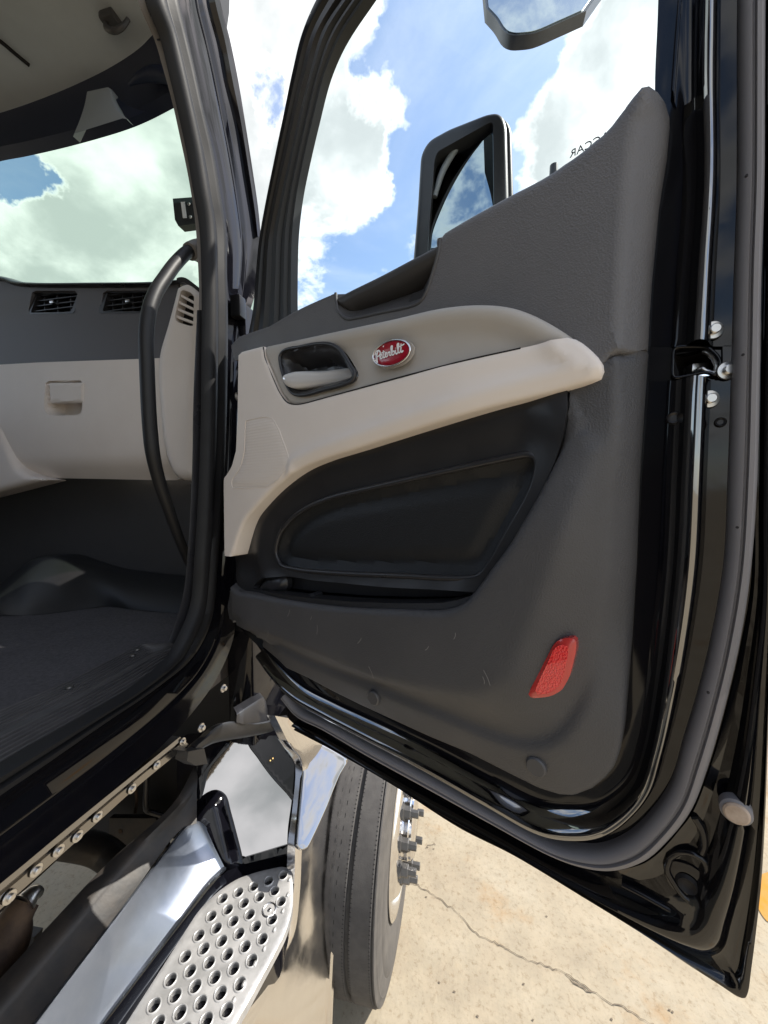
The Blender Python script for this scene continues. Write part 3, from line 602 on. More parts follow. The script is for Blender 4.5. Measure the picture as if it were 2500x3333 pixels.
    rim = [[(-2.6163,2.8948),(-1.9485,2.8379),(-1.604,2.7977),(-1.5243,2.7766),(-1.4727,2.7578),(-1.393,2.743),(-1.1502,2.7168),(-0.9104,2.6909),(-0.8588,2.6842),(-0.8166,2.676)],[(-2.6235,2.8489),(-1.9537,2.7929),(-1.6073,2.7619),(-1.5267,2.749),(-1.475,2.7295),(-1.3951,2.7159),(-1.1518,2.6898),(-0.9114,2.6677),(-0.8573,2.6681),(-0.8211,2.6685)]]
    A = FRONT(1.0)(np.array(rim[0]), 0); B = FRONT(1.0)(np.array(rim[1]), 0)
    ribbon3('dash_top', A+np.array([0,.06,0]), B+np.array([0,.01,0]), [(0,0),(.15,.018),(.4,.03),(.7,.03),(.9,.022),(1,0)], (0,-1,0), 'satin_black', dash)
    ribbon3('dash_top', A+np.array([0,.06,0]), A+np.array([0,.36,-.06]), [(0,0),(1,0)], (0,0,1), 'dash_dark', dash)
    low = [(-2.7047,2.51),(-2.0091,2.4855),(-1.5664,2.471),(-1.3608,2.4655),(-0.9942,2.4496),(-0.8777,2.4453),(-0.8832,2.316),(-0.8883,2.1951),(-0.892,2.107),(-0.8933,2.0771),(-0.9707,2.0775),(-1.2009,2.0826),(-1.4096,2.0869),(-1.4845,2.0969),(-1.5522,2.1468),(-1.615,2.2338),(-2.7433,2.2658)]
    zt = 2.40
    lat = rounded([(-1.3357,2.4016),(-1.1879,2.3952),(-1.1878,2.2964),(-1.2008,2.285),(-1.3244,2.2867),(-1.3425,2.3058)], .008)
    D2 = FRONT(1.01)
    def lowh(P):
        z = P[:,1]; z0, z1 = z.min(), z.max()
        t = (z1-z)/(z1-z0); return .012*smooth(t/.05)+.02*np.sin(np.clip(t,0,1)*math.pi)-.05*smooth((t-.82)/.25)
    glove = sheet('glovebox', D2, low, lowh, 'beige', truck, holes=[lat], res=.02, thick=.03)
    lc = np.array(lat).mean(0)
    sheet('latch_well', D2, lc+(np.array(lat)-lc)*1.04, lambda P: .030-.055*smooth(dist_to(P, lat, True)/.014), 'beige', glove, res=.008, thick=.002)
    sheet('latch', D2, rounded([(-1.3165,2.3928),(-1.1801,2.3862),(-1.1802,2.3246),(-1.3146,2.3288)], .004), lambda P: .034-roll(dist_to(P, np.array([(-1.3165,2.3928),(-1.1801,2.3862),(-1.1802,2.3246),(-1.3146,2.3288)]), True), .004), 'beige', glove, res=.006, thick=.014)
    con = [(-2.5935,2.5174),(-1.6183,2.3935),(-1.5461,2.2828),(-1.5223,2.2462),(-1.4933,2.1768),(-1.4647,2.119),(-1.4256,2.0961),(-1.3569,2.0784),(-1.4577,2.0583),(-1.5398,2.0416),(-2.7052,1.8116)]
    sheet('console_side', FRONT(.97), con, lambda P: -roll(dist_to(P, np.array(con), True), .02), 'beige', truck, res=.012, thick=.06, rings=(.001,.004,.009,.015,.021))
    # end cap beside the pillar, with its slotted demister vent
    ec = spline([(-0.8041,2.6249),(-0.7878,2.6323),(-0.7678,2.6335),(-0.7486,2.6198),(-0.7202,2.5919),(-0.7169,2.5476),(-0.7311,2.3456),(-0.7487,2.1111),(-0.7488,2.0784),(-0.7776,2.0732),(-0.8116,2.0751),(-0.8429,2.0996),(-0.869,2.1762),(-0.8778,2.2834),(-0.8801,2.3716),(-0.8737,2.441),(-0.8398,2.5286),(-0.811,2.6063)], closed=True, step=.012)
    slot = rounded([(-0.7797,2.6098),(-0.7542,2.6029),(-0.7399,2.5881),(-0.745,2.5051),(-0.7607,2.5098),(-0.8013,2.5243),(-0.8027,2.5389)], .008)
    E = FRONT(.94)
    def ech(P): d = dist_to(P, ec, True); return -roll(d, .035, .03)
    cap = sheet('dash_end_cap', E, ec, ech, 'beige', truck, holes=[slot], res=.009, thick=.05, rings=(.001,.004,.009,.016,.025))
    sc = np.array(slot).mean(0); sheet('slot_well', E, sc+(np.array(slot)-sc)*1.05, -.03, 'dark_void', cap, res=.02, thick=.001)
    L = [(-0.7833,2.5951),(-0.79,2.5773),(-0.7958,2.5593),(-0.8006,2.5395)]; Rr = [(-0.7386,2.5705),(-0.7393,2.5523),(-0.7409,2.5349),(-0.7426,2.5166)]
    for a, b in zip(L, Rr):
        V = E(np.array([a, b]), -.004); q = np.array([0, 0, .0035]); dd = np.array([0, .012, 0])
        W = np.vstack([V+q, V-q, V+q+dd, V-q+dd]); link('slat', W, [[0,1,3,2],[4,5,7,6],[0,1,5,4],[2,3,7,6]], 'beige', cap, smooth_on=False)
    sheet('end_cap_corner', FRONT(.96), spline([(-0.8193,2.6344),(-0.826,2.6222),(-0.8306,2.6098),(-0.8093,2.6546),(-0.7858,2.6546),(-0.7593,2.6381),(-0.7274,2.6077),(-0.7298,2.5978),(-0.7628,2.6232),(-0.7864,2.641)][3:]+[(-0.8097,2.6436)], closed=True, step=.01), 0, 'satin_black', cap, res=.01, thick=.03)
    # ---------------- grab handle
    g = tube('grab_handle', [(-0.655,0.8809,2.6585),(-0.655,0.8484,2.6442),(-0.657,0.8201,2.6238),(-0.66,0.7826,2.5769),(-0.66,0.7461,2.5227),(-0.66,0.7199,2.4801),(-0.66,0.6986,2.4287),(-0.66,0.6888,2.3723),(-0.66,0.6876,2.3164),(-0.66,0.6875,2.2338),(-0.66,0.6894,2.1741),(-0.66,0.6943,2.1237),(-0.665,0.713,2.0693),(-0.67,0.739,2.0143),(-0.68,0.774,1.9529),(-0.69,0.8165,1.8808),(-0.7,0.866,1.8001)], [.0140]*6+[.0145]*5+[.0135,.013,.012,.011,.010], 'handle_black', truck, seg=18)
    c = [(-0.655,0.8484,2.6442)][0]
    tube('handle_collar', [(-0.655,0.8857,2.6598),(-0.655,0.8656,2.6523),(-0.655,0.8372,2.6367),(-0.655,0.824,2.6266)], [.030,.028,.021,.019], 'pillar_trim', g, seg=18)
    # ---------------- footwell
    S_top = [(-3.1878,1.12,1.3689),(-2.0199,1.12,1.5465),(-1.8105,1.12,1.6615),(-1.6952,1.1,1.7276),(-1.5677,1.08,1.787),(-1.4273,1.06,1.8041),(-1.3177,1.07,1.783),(-1.219,1.1,1.7586),(-1.0818,1.12,1.7447),(-0.8926,1.12,1.7384)]
    S_bot = [(-1.5179,0.5297,1.662),(-1.4362,0.7947,1.662),(-1.378,0.8474,1.662),(-1.3319,0.857,1.662),(-1.2847,0.8725,1.662),(-1.2164,0.9187,1.662),(-1.1434,0.9837,1.662),(-1.0292,0.9758,1.662),(-0.9234,0.9736,1.662),(-0.7697,0.9738,1.662)]
    ribbon3('footwell_liner', S_top, S_bot, [(-.25,-.10)]+[(t, .018*math.sin(math.pi*t)**.8) for t in np.linspace(0, 1, 17)], (0,-.85,.5), 'liner_black', truck, per=12)
    kick = np.array([(-3.1733,2.329),(-1.5338,2.1581),(-0.9297,2.149),(-0.9487,1.6318),(-3.3301,1.3385)])
    sheet('kick_panel', FRONT(1.17), kick, 0, 'fine_black', truck, res=.05, thick=.02)
    tube('kick_panel_seam', [(-0.8167,1.0,2.0642),(-0.8291,1.02,1.9918),(-0.8351,1.04,1.9013)], .004, 'fine_black', truck, seg=8)
    fl = [(-1.3752,0.4776),(-1.4712,0.8145),(-1.4302,0.8803),(-1.3269,0.9017),(-1.2606,0.9527),(-1.1865,1.0215),(-1.0672,1.0124),(-0.9569,1.0095),(-0.8085,1.0095),(-0.7128,0.8289),(-0.7095,0.7706),(-0.7687,0.751),(-0.7737,0.7321),(-0.7671,0.5718),(-0.7814,0.4714),(-0.7853,0.3344),(-0.7818,0.2619)]
    sheet('floor_mat', FLAT(1.66), fl, lambda P: .0015*np.sin(P[:,0]*40)*np.cos(P[:,1]*33), 'carpet', truck, res=.02, thick=.02)
    ribs = [(0,-.006),(.0,.004)]
    for i in range(6): t = .03+i*.06; ribs += [(t,.002),(t+.012,.006),(t+.034,.006),(t+.046,.002)]
    ribs += [(.41,.004),(.42,.0),(.46,-.002)]
    for i in range(6): t = .49+i*.075; ribs += [(t,-.004),(t+.016,.001),(t+.046,.001),(t+.060,-.005)]
    ribs += [(.96,-.006),(1,-.016)]
    sl = [[(-0.6889,0.7597),(-0.717,0.752),(-0.7559,0.7385),(-0.7607,0.7199),(-0.7566,0.6361),(-0.7538,0.5619),(-0.7675,0.463),(-0.7692,0.3276),(-0.7658,0.2565)],[(-0.6441,0.7476),(-0.6246,0.7101),(-0.6103,0.6581),(-0.6036,0.6223),(-0.6029,0.5639),(-0.6063,0.4992),(-0.613,0.3657),(-0.6117,0.2561),(-0.6105,0.2)]]
    plain = [(0,-.006),(0,.004),(.40,.004),(.42,0),(.46,-.002),(.96,-.006),(1,-.016)]
    sp = ribbon('sill_plate', FLAT(1.668), sl, 0, ribs, 'sill_black', truck, sharp=30.)
    for p in [(-0.7343,0.7053,1.676),(-0.7185,0.6777,1.676),(-0.7196,0.5404,1.676)]: lathe('screw', np.array(p), (0,0,1), [(0,.002),(.0055,.002),(.007,-.001)], 'nut_grey', sp, 14)
    for p in [(-0.607,0.6847,1.7)]: hexbolt('screw', np.array(p), (1,-.4,.2), .006, .005, 'nut_grey', sp)
build_interior()

# ================================================================== the open door
def build_door():
    D = DOOR
    outer = [(0.0351,2.4243),(0.0141,2.1994),(-0.0163,1.7947),(-0.0033,1.6797),(0.1023,1.6457),(0.153,1.6022),(0.1955,1.5482),(0.2153,1.4981),(0.2964,1.499),(0.4505,1.5153),(0.6044,1.511),(0.6614,1.5108),(0.7494,1.5211),(0.8398,1.5222),(0.9199,1.5215),(0.9678,1.5181),(0.9823,1.5174),(0.9864,1.5191),(0.989,1.5268),(0.9911,1.5863),(0.9925,1.6484),(0.9924,1.7081),(0.9904,1.804),(0.9864,1.9577),(0.9823,2.1342),(0.977,2.3301),(0.9745,2.4032),(0.8858,2.4573),(0.866,2.4694),(0.8475,2.4581),(0.8076,2.4359),(0.724,2.4265),(0.5704,2.4189),(0.3934,2.4083),(0.2677,2.4053),(0.1918,2.399),(0.0708,2.4082)]
    latch = rounded([(0.9017,2.2008),(0.9192,2.1977),(0.9298,2.1943),(0.939,2.1816),(0.9406,2.1694),(0.9369,2.1649),(0.9291,2.1698),(0.915,2.1681),(0.9022,2.1678)], .006)
    door = sheet('door', D, outer, -.006, 'black_paint', truck, holes=[latch], res=.05, thick=.034, back=True, origin=HINGE+np.array([0,0,1.5]))
    door['label'] = 'open passenger door, black and beige trim'
    # pressed inner frame between the trim and the rubber seal
    fl = [[(0.8718,2.8521),(0.872,2.6838),(0.8744,2.5644),(0.8749,2.4763),(0.881,2.3767),(0.8764,2.2827),(0.873,2.2095)],[(0.9305,2.7831),(0.935,2.6252),(0.9382,2.5161),(0.9419,2.4314),(0.9453,2.3455),(0.9469,2.2585),(0.9486,2.1909)]]
    fl2 = [[(0.8737,2.172),(0.8724,2.0815),(0.8718,1.9753),(0.8709,1.8727),(0.8704,1.7975),(0.8676,1.7427),(0.8592,1.7074),(0.8418,1.6805),(0.8212,1.6636),(0.7953,1.6542),(0.7632,1.6466),(0.7096,1.648),(0.6031,1.651),(0.4675,1.6457),(0.3667,1.6411),(0.2679,1.6425),(0.183,1.6532),(0.1139,1.6701)],[(0.9493,2.1575),(0.951,2.0621),(0.9517,1.9713),(0.9447,1.8853),(0.9355,1.8181),(0.9265,1.7655),(0.9178,1.7134),(0.9009,1.6672),(0.8783,1.6253),(0.8514,1.5944),(0.7969,1.5653),(0.7108,1.5621),(0.6039,1.562),(0.4672,1.5585),(0.3656,1.556),(0.2573,1.5566),(0.181,1.5885),(0.1281,1.6256)]]
    prof = [(0,-.004),(.30,-.004),(.44,-.002),(.53,.004),(.575,.014),(.61,.021),(.66,.024),(.71,.022),(.75,.014),(.775,.004),(.80,0),(.9,0),(1,0)]
    prof2 = [(0,-.004),(.30,-.004),(.42,-.001),(.50,.008),(.56,.017),(.62,.022),(.68,.022),(.73,.016),(.76,.006),(.79,0),(.9,0),(1,0)]
    ribbon('inner_frame', D, fl, 0, prof, 'black_paint', door, sharp=60., mats=['black_paint', 'ridge_highlight'], mt=(.53, .775))
    ribbon('inner_frame', D, fl2, 0, prof2, 'black_paint', door, sharp=60., mats=['black_paint', 'ridge_highlight'], mt=(.42, .785))
    mid = [[(0.94,2.1941),(0.941,2.1769),(0.9416,2.1586)],[(0.9485,2.1921),(0.949,2.1753),(0.9494,2.1572)]]
    ribbon('inner_frame', D, mid, 0, [(0,-.004),(.1,0),(1,0)], 'black_paint', door)
    mid2 = [[(0.8729,2.2098),(0.8733,2.1909),(0.8738,2.1706)],[(0.9014,2.2031),(0.9015,2.1851),(0.9018,2.1656)]]
    ribbon('inner_frame', D, mid2, 0, [(0,-.004),(.95,-.004),(1,-.01)], 'black_paint', door)
    # seal
    sl = [[(0.93,2.7631),(0.9344,2.6094),(0.9375,2.5034),(0.9411,2.421),(0.9444,2.3374),(0.946,2.2528),(0.9477,2.1798),(0.9499,2.0618),(0.9506,1.9734),(0.9438,1.8898),(0.9349,1.8245),(0.9261,1.7733),(0.9177,1.7226),(0.9012,1.6777),(0.8792,1.6369),(0.853,1.6068),(0.8297,1.5921),(0.8,1.5806),(0.7162,1.5778),(0.6123,1.5775),(0.4794,1.572),(0.3624,1.5692),(0.2709,1.5643),(0.2295,1.5832)],[(0.9495,2.7402),(0.9541,2.5911),(0.9574,2.4883),(0.9608,2.4087),(0.9642,2.3278),(0.966,2.2459),(0.9688,2.1675),(0.972,2.0529),(0.9712,1.9641),(0.9666,1.8928),(0.9587,1.8237),(0.9483,1.7543),(0.9373,1.7034),(0.9186,1.6566),(0.8977,1.6185),(0.8687,1.5899),(0.8385,1.5745),(0.8004,1.5658),(0.717,1.5612),(0.6125,1.5565),(0.4793,1.5516),(0.3621,1.5507),(0.2704,1.5457),(0.2152,1.5657)]]
    ribbon('door_seal', D, sl, .004, [(0,-.006),(.05,.006),(.16,.013),(.32,.016),(.45,.0165),(.50,.013),(.56,.013),(.62,.017),(.78,.016),(.92,.009),(1,-.004)], 'rubber', door)
    # outer flange, with the pressed channel that runs round the corner
    of = [[(0.9434,2.768),(0.9483,2.6129),(0.952,2.5057),(0.9592,2.3388),(0.9649,2.1661),(0.9694,2.047),(0.973,1.9586),(0.9682,1.8884),(0.96,1.8174),(0.9493,1.746),(0.9381,1.6936),(0.9261,1.6626),(0.9188,1.6455),(0.9094,1.6259),(0.8973,1.6064),(0.8808,1.5885),(0.8675,1.5769),(0.8365,1.5611),(0.7972,1.5535),(0.7115,1.5474),(0.6041,1.5426),(0.4672,1.5376),(0.3466,1.5366),(0.249,1.5302)],[(0.9643,2.7434),(0.9685,2.5941),(0.9717,2.4907),(0.977,2.3301),(0.9826,2.1485),(0.9859,2.0176),(0.9885,1.9125),(0.99,1.8354),(0.9925,1.7248),(0.9931,1.6555),(0.9919,1.5982),(0.9905,1.5559),(0.9892,1.5277),(0.9871,1.5201),(0.9823,1.5174),(0.9678,1.5181),(0.9439,1.5188),(0.8971,1.5219),(0.8398,1.5222),(0.7494,1.5211),(0.6614,1.5108),(0.5332,1.5129),(0.3742,1.5064),(0.2427,1.4961)]]
    ribbon('outer_flange', D, of, 0, [(0,-.002),(.14,-.006),(.30,-.006),(.40,.004),(.48,.011),(.56,.012),(.64,.008),(.70,-.001),(.74,-.004),(.88,-.004),(.91,.002),(.95,.004),(.99,.003),(1,-.02)], 'door_paint', door, sharp=60.)
    # stamped recess and drain hole in the lower corner
    for pts, r in (([(0.2006,0.4761,1.5659),(0.2186,0.467,1.5672),(0.2469,0.4527,1.5678),(0.267,0.4425,1.5711)], .006), ):
        tube('pressed_rib', pts, r, 'black_paint', door, squash=.6)
    rr = [(0.2394,0.4553,1.6289),(0.2475,0.4512,1.6415),(0.2568,0.4465,1.6462),(0.265,0.4424,1.6442),(0.268,0.4409,1.6351),(0.2678,0.441,1.6177),(0.2706,0.4396,1.602),(0.2658,0.442,1.5925),(0.2529,0.4485,1.591),(0.2441,0.453,1.6006),(0.2379,0.4561,1.6128)]
    tube('pressed_rib', rr+[rr[0]], .0035, 'black_paint', door, caps=False, seg=10)
    c = np.array([(0.2545,0.4488,1.6076)][0]); lathe('drain_hole', c, DN, [(0,.001),(.004,.001),(.006,.002),(.0085,.0045),(.011,.001)], 'dark_void', door, 24)
    c = np.array([(0.2561,0.4503,1.609)][0]); lathe('pressed_dish', c, DN, [(.011,.003),(.016,.0035),(.021,.002),(.024,-.003)], 'black_paint', door, 32)
    rr = [(0.2564,0.4456,1.6894),(0.2621,0.4428,1.679),(0.2642,0.4417,1.6644),(0.2624,0.4426,1.6524)]
    tube('pressed_rib', rr, .004, 'black_paint', door, seg=10)
    # rubber stop on the outer flange
    c = np.array([(0.2782,0.4212,1.7226)][0])
    stop = lathe('bump_stop', c, DN, [(0,.006),(.0088,.0058),(.0104,.0045),(.0108,.001),(.0108,-.004)], 'bumper_rubber', door, 32)
    lathe('bump_stop_base', c, DN, [(.0106,.003),(.0128,.0015),(.0132,-.008)], 'rubber', door, 32)
    # ---------------- latch
    lc = np.array(latch).mean(0)
    sheet('latch_well', D, lc+(np.array(latch)-lc)*1.03, lambda P: -.002-.038*smooth(dist_to(P, latch, True)/.008), 'dark_void', door, res=.006, thick=.001)
    tube('latch_rim', D(np.vstack([latch, latch[:1]]), .001), .0018, 'black_paint', door, seg=8, caps=False)
    tube('striker_fork', [(0.244,0.4631,2.172),(0.2459,0.4576,2.1759),(0.25,0.4556,2.1725),(0.2555,0.4528,2.1695),(0.2574,0.4518,2.1746),(0.2556,0.4527,2.1825),(0.2504,0.4554,2.1912),(0.2484,0.4586,2.1938)], .0028, 'steel', door, seg=10)
    box('latch_pawl', *(lambda q: (q-np.array([.008,.006,.005]), q+np.array([.008,.006,.005])))(np.array([(0.2498,0.4713,2.1799)][0])), 'steel', door, .002)
    for p in [(0.2474,0.4446,2.2095),(0.2584,0.439,2.1673),(0.2472,0.4446,2.1411)]: hexbolt('bolt', np.array(p), DN+DU*.35, .0088, .0075, 'steel', door)
    for p, r in zip([(0.2237,0.4593,2.1257),(0.2566,0.441,2.1171)], (.0055, .004)): lathe('clip_plug', np.array(p), DN, [(0,.001),(r*.6,.001),(r,.0028),(r*1.25,.0)], 'satin_black', door, 20)
    for p in [(0.2495,0.4127,2.3329),(0.2538,0.4105,2.1736),(0.2568,0.409,2.0131),(0.2446,0.4157,1.8462)]: lathe('seal_vent', np.array(p), DN, [(0,.0006),(.0011,.0006),(.0013,-.001)], 'dark_void', door, 10)
    # ---------------- window frame and glass
    wf = [[(0.8657,2.8483),(0.7781,2.8997),(0.6674,2.9628),(0.5352,3.0053),(0.4301,2.9888),(0.3414,2.9678),(0.2975,2.9338),(0.2674,2.8859),(0.2351,2.8167),(0.1994,2.7434),(0.1699,2.6811),(0.1424,2.613),(0.1235,2.5413),(0.1107,2.476),(0.0847,2.4178)],[(0.8669,2.8164),(0.7857,2.86),(0.6854,2.91),(0.5834,2.9314),(0.4984,2.918),(0.4279,2.9023),(0.3656,2.8859),(0.3329,2.8384),(0.2979,2.7802),(0.262,2.7113),(0.2348,2.6589),(0.2045,2.5882),(0.1955,2.5166),(0.1878,2.4533),(0.1813,2.3936)]]
    ribbon('window_frame', D, wf, -.004, [(0,-.05),(0,-.006),(.06,.006),(.22,.014),(.36,.012),(.42,.003),(.5,.003),(.55,.011),(.75,.012),(.82,.002),(1,-.006)], 'frame_black', door, sharp=40.)
    rc = [[(0.8664,2.8254),(0.7842,2.8695),(0.6827,2.9201),(0.5795,2.9417),(0.4936,2.9282),(0.4222,2.9123),(0.3591,2.8957),(0.3261,2.8477),(0.2907,2.7888),(0.2544,2.7191),(0.2269,2.666),(0.1962,2.5946),(0.1871,2.522),(0.1793,2.458),(0.1727,2.3977)],[(0.8673,2.8018),(0.79,2.8396),(0.6939,2.8836),(0.6036,2.8994),(0.5312,2.8874),(0.4735,2.8735),(0.4072,2.8527),(0.3682,2.8206),(0.3335,2.7594),(0.302,2.6947),(0.2827,2.6468),(0.2673,2.5809),(0.2612,2.4966),(0.2597,2.4343),(0.261,2.4023)]]
    ribbon('glass_channel', D, rc, 0, [(0,-.004),(.08,.006),(.32,.008),(.38,.0),(.50,-.001),(.56,.006),(.70,.007),(.76,.0),(.86,.004),(.95,.003),(1,-.012)], 'channel_rubber', door, sharp=40.)
    ch = [[(0.8877,2.8335),(0.8901,2.667),(0.8909,2.5519),(0.8898,2.5057),(0.8888,2.4597)],[(0.8911,2.8295),(0.8933,2.664),(0.894,2.5496),(0.8931,2.5034),(0.8922,2.457)]]
    ribbon('bright_strip', D, ch, -.003, [(0,0),(.1,.010),(.5,.013),(.9,.010),(1,0)], 'chrome', door)
    gl = [(0.8667,2.8135),(0.7885,2.852),(0.69,2.8983),(0.5985,2.914),(0.5244,2.9018),(0.4656,2.888),(0.3982,2.8673),(0.3585,2.8338),(0.3233,2.7719),(0.2912,2.7059),(0.2715,2.6556),(0.2558,2.5888),(0.2495,2.5032),(0.2471,2.4016),(0.3977,2.4071),(0.6109,2.4158),(0.7325,2.4287),(0.806,2.4381),(0.855,2.4625),(0.8756,2.4727),(0.8758,2.5748)]
    glass = sheet('window_glass', D, gl, -.012, 'door_glass', door, res=.06, thick=0)
    text_mesh('window_sticker', 'PACCAR', D, [(0.8383,2.4588)][0], .0125, 0., -.0115, 'dark_print', door, mirror=True)
    # ---------------- upper trim
    top = [(0.6332,2.4032),(0.6626,2.4066),(0.7342,2.4111),(0.7799,2.4128),(0.8132,2.4194),(0.8379,2.4281),(0.8509,2.4402),(0.8606,2.4489),(0.8682,2.4552),(0.8758,2.4548),(0.8812,2.4526),(0.8866,2.4463),(0.8896,2.4367)]
    topf = [(0.0851,2.3878),(0.1172,2.3968),(0.2316,2.3886),(0.3032,2.3941),(0.4219,2.3961)]
    rec = [(0.434,2.3875),(0.4361,2.3693),(0.4398,2.3579),(0.4486,2.3461),(0.4624,2.3361),(0.4794,2.3325),(0.5367,2.3252),(0.5927,2.3185),(0.6083,2.32),(0.6182,2.3294),(0.6282,2.3507),(0.6374,2.3758),(0.6401,2.3945)]
    right = [(0.8889,2.4233),(0.8881,2.3995),(0.8858,2.3788),(0.8831,2.351),(0.8819,2.3199),(0.8801,2.2832),(0.8792,2.2436),(0.8791,2.201)]
    low = [(0.8661,2.194),(0.8523,2.1939),(0.8446,2.1865),(0.8418,2.1821),(0.834,2.1943),(0.8224,2.2079),(0.8086,2.2196),(0.7914,2.2353),(0.766,2.2549),(0.7388,2.2706),(0.7034,2.2828),(0.6703,2.2883),(0.4924,2.3096),(0.2288,2.3366),(0.1388,2.3434),(0.1038,2.3412)]
    out = np.array(topf[:-1]+rec[:1]+rec[1:-1]+top+right+low)
    bl = np.array([(0.8694,2.4357),(0.8629,2.4207),(0.8582,2.3773),(0.8566,2.3241),(0.8555,2.2395),(0.8553,2.1893)])[::-1]
    rl = np.array([(0.8893,2.4525),(0.8889,2.4233),(0.8881,2.3995),(0.8858,2.3788),(0.8831,2.351),(0.8819,2.3199),(0.8801,2.2832),(0.8792,2.2436),(0.8789,2.1924)])[::-1]
    edge_top = np.array(topf); edge_top2 = spline(np.array(top), step=.01)
    seam_r = np.array([(0.8824,2.1928),(0.8661,2.194),(0.8523,2.1939),(0.8446,2.1865)])
    def uh(P):
        sl_ = np.interp(P[:,1], bl[:,1], bl[:,0]); sr = np.interp(P[:,1], rl[:,1], rl[:,0])
        t = (P[:,0]-sl_)/np.maximum(sr-sl_, .01)
        h = .046-.031*np.clip(t, 0, 1)
        h -= roll(np.minimum(dist_to(P, edge_top), dist_to(P, edge_top2)), .014, .012)
        h -= roll(dist_to(P, rl), .006, .005)+roll(dist_to(P, seam_r), .004, .004)
        return h
    up = sheet('upper_trim', D, out, uh, 'grained_black_lit', door, res=.010, thick=.035, sharp=45., rings=(.0015,.004,.008,.013,.019), feat=[(bl, (.0,.004,.009,.015))])
    # pull handle: bar along the sill, scooped recess below it
    rc_ = np.array(rec); rc2 = spline(rc_, step=.01)
    sheet('handle_recess', D, rc_, lambda P: .041-.036*np.clip(dist_to(P, rc2)/.045, 0, 1), 'grained_black', door, res=.008, thick=.002)
    tube('recess_edge', D(rc2, .0455), .0028, 'fine_black', door, seg=8)
    bA = D(np.array([(0.432,2.3857),(0.4426,2.387),(0.4716,2.3877),(0.535,2.3893),(0.5897,2.3919),(0.6339,2.3936),(0.646,2.3941)]), .041)
    bB = D(np.array([(0.4393,2.3597),(0.457,2.3485),(0.477,2.3512),(0.5375,2.3522),(0.5926,2.3568),(0.6327,2.3617),(0.644,2.3646)]), .041)
    ribbon3('pull_handle', bA, bB, [(0,-.04),(0,-.014),(.06,-.005),(.18,.002),(.36,.0045),(.52,.003),(.66,-.002),(.78,-.009),(.88,-.019),(.95,-.030),(1,-.044)], DN, 'bar_black', door)
    pocket = [(0.5711,2.3327),(0.5824,2.346),(0.6098,2.3461),(0.6191,2.356),(0.6151,2.3422),(0.6072,2.3316),(0.5882,2.3276)]
    sheet('recess_liner', D, pocket, .028, 'satin_black', door, res=.012, thick=.006)
    # ---------------- beige armrest band
    seam = [(0.2579,2.3292),(0.2624,2.3066),(0.2923,2.2562),(0.3054,2.2358),(0.3194,2.2208),(0.3323,2.2109),(0.3459,2.2056),(0.3715,2.202),(0.4419,2.2038),(0.6816,2.2115),(0.761,2.2134),(0.815,2.2148)]
    arm_low = spline([(0.815,2.2148),(0.8261,2.2054),(0.8372,2.1923),(0.8447,2.1806),(0.846,2.1735),(0.842,2.1676),(0.8123,2.1608),(0.7202,2.1488),(0.582,2.1261),(0.5093,2.1136),(0.4251,2.0998),(0.3603,2.0834),(0.2914,2.0531),(0.2287,2.0157),(0.1747,1.9756),(0.1359,1.9206),(0.1217,1.8949)], step=.012)
    arm_left = np.array([(0.0905,1.8935),(0.0952,2.0429),(0.0967,2.0728),(0.1134,2.083),(0.1338,2.1004),(0.1518,2.1323),(0.161,2.1992)])
    arm_topl = np.array([(0.1719,2.3392),(0.258,2.3322)])
    arm = np.vstack([arm_topl, np.array(seam[:-1]), arm_low, arm_left])
    bowl_out = spline([(0.3116,2.2996),(0.326,2.3071),(0.3689,2.3033),(0.4205,2.297),(0.4529,2.2878),(0.4736,2.2737),(0.4967,2.2432),(0.5046,2.2317),(0.5012,2.2228),(0.487,2.219),(0.4363,2.2176),(0.379,2.2172),(0.3539,2.2228),(0.337,2.2349),(0.3227,2.2577)], closed=True, step=.006)
    arm_edge = arm_low
    side = [[(0.087,2.353),(0.0802,2.2974),(0.0747,2.2379),(0.0643,2.1393),(0.0547,2.0876)],[(0.1225,2.3523),(0.1169,2.2842),(0.111,2.2091),(0.0984,2.1336),(0.0631,2.0837)]]
    A = D(np.array(side[0]), .0); B = D(np.array([(0.1717,2.3348),(0.1665,2.2696),(0.161,2.1992),(0.1504,2.1283),(0.116,2.0816)]), .060)
    ribbon3('armrest_return', A, B, [(0,0),(.5,.003),(1,0)], -DU, 'beige', door)
    lathe('screw_hole', np.array([(-0.5159,0.7998,2.2671)][0]), -DU*.8+DN*.6, [(0,.004),(.004,.004),(.006,.007),(.009,.006)], 'taupe', door, 16)
    ins_top = spline([(0.258,2.3322),(0.5102,2.3048),(0.5814,2.297),(0.6555,2.2898),(0.7122,2.2777),(0.7461,2.2659),(0.7721,2.2507),(0.7964,2.2318),(0.8144,2.2156)], step=.012)
    ins = np.vstack([ins_top, np.array(seam)[::-1]+np.array([0, .0012])])
    low_edge = np.array([(0.846,2.1735),(0.842,2.1676),(0.8123,2.1608),(0.7202,2.1488),(0.582,2.1261),(0.5093,2.1136),(0.4251,2.0998),(0.3603,2.0834)]); tip = np.array([(0.815,2.2148),(0.8261,2.2054),(0.8372,2.1923),(0.8447,2.1806),(0.846,2.1735)])
    def ah(P):
        d = dist_to(P, arm_edge); e2 = np.minimum(dist_to(P, low_edge), dist_to(P, tip))
        tp = np.linalg.norm(P-np.array(tip[-1]), axis=1)
        return .076-.016*smooth(1-tp/.20)-roll(np.minimum(d, dist_to(P, arm_topl)), .008, .007)+.0045*np.exp(-((e2-.020)/.009)**2)-.0015*np.exp(-(dist_to(P, np.array(seam))/.003)**2)
    sheet('armrest', D, arm, ah, 'beige', door, res=.010, thick=.05, sharp=50., rings=(.0015,.004,.008,.013,.019,.026))
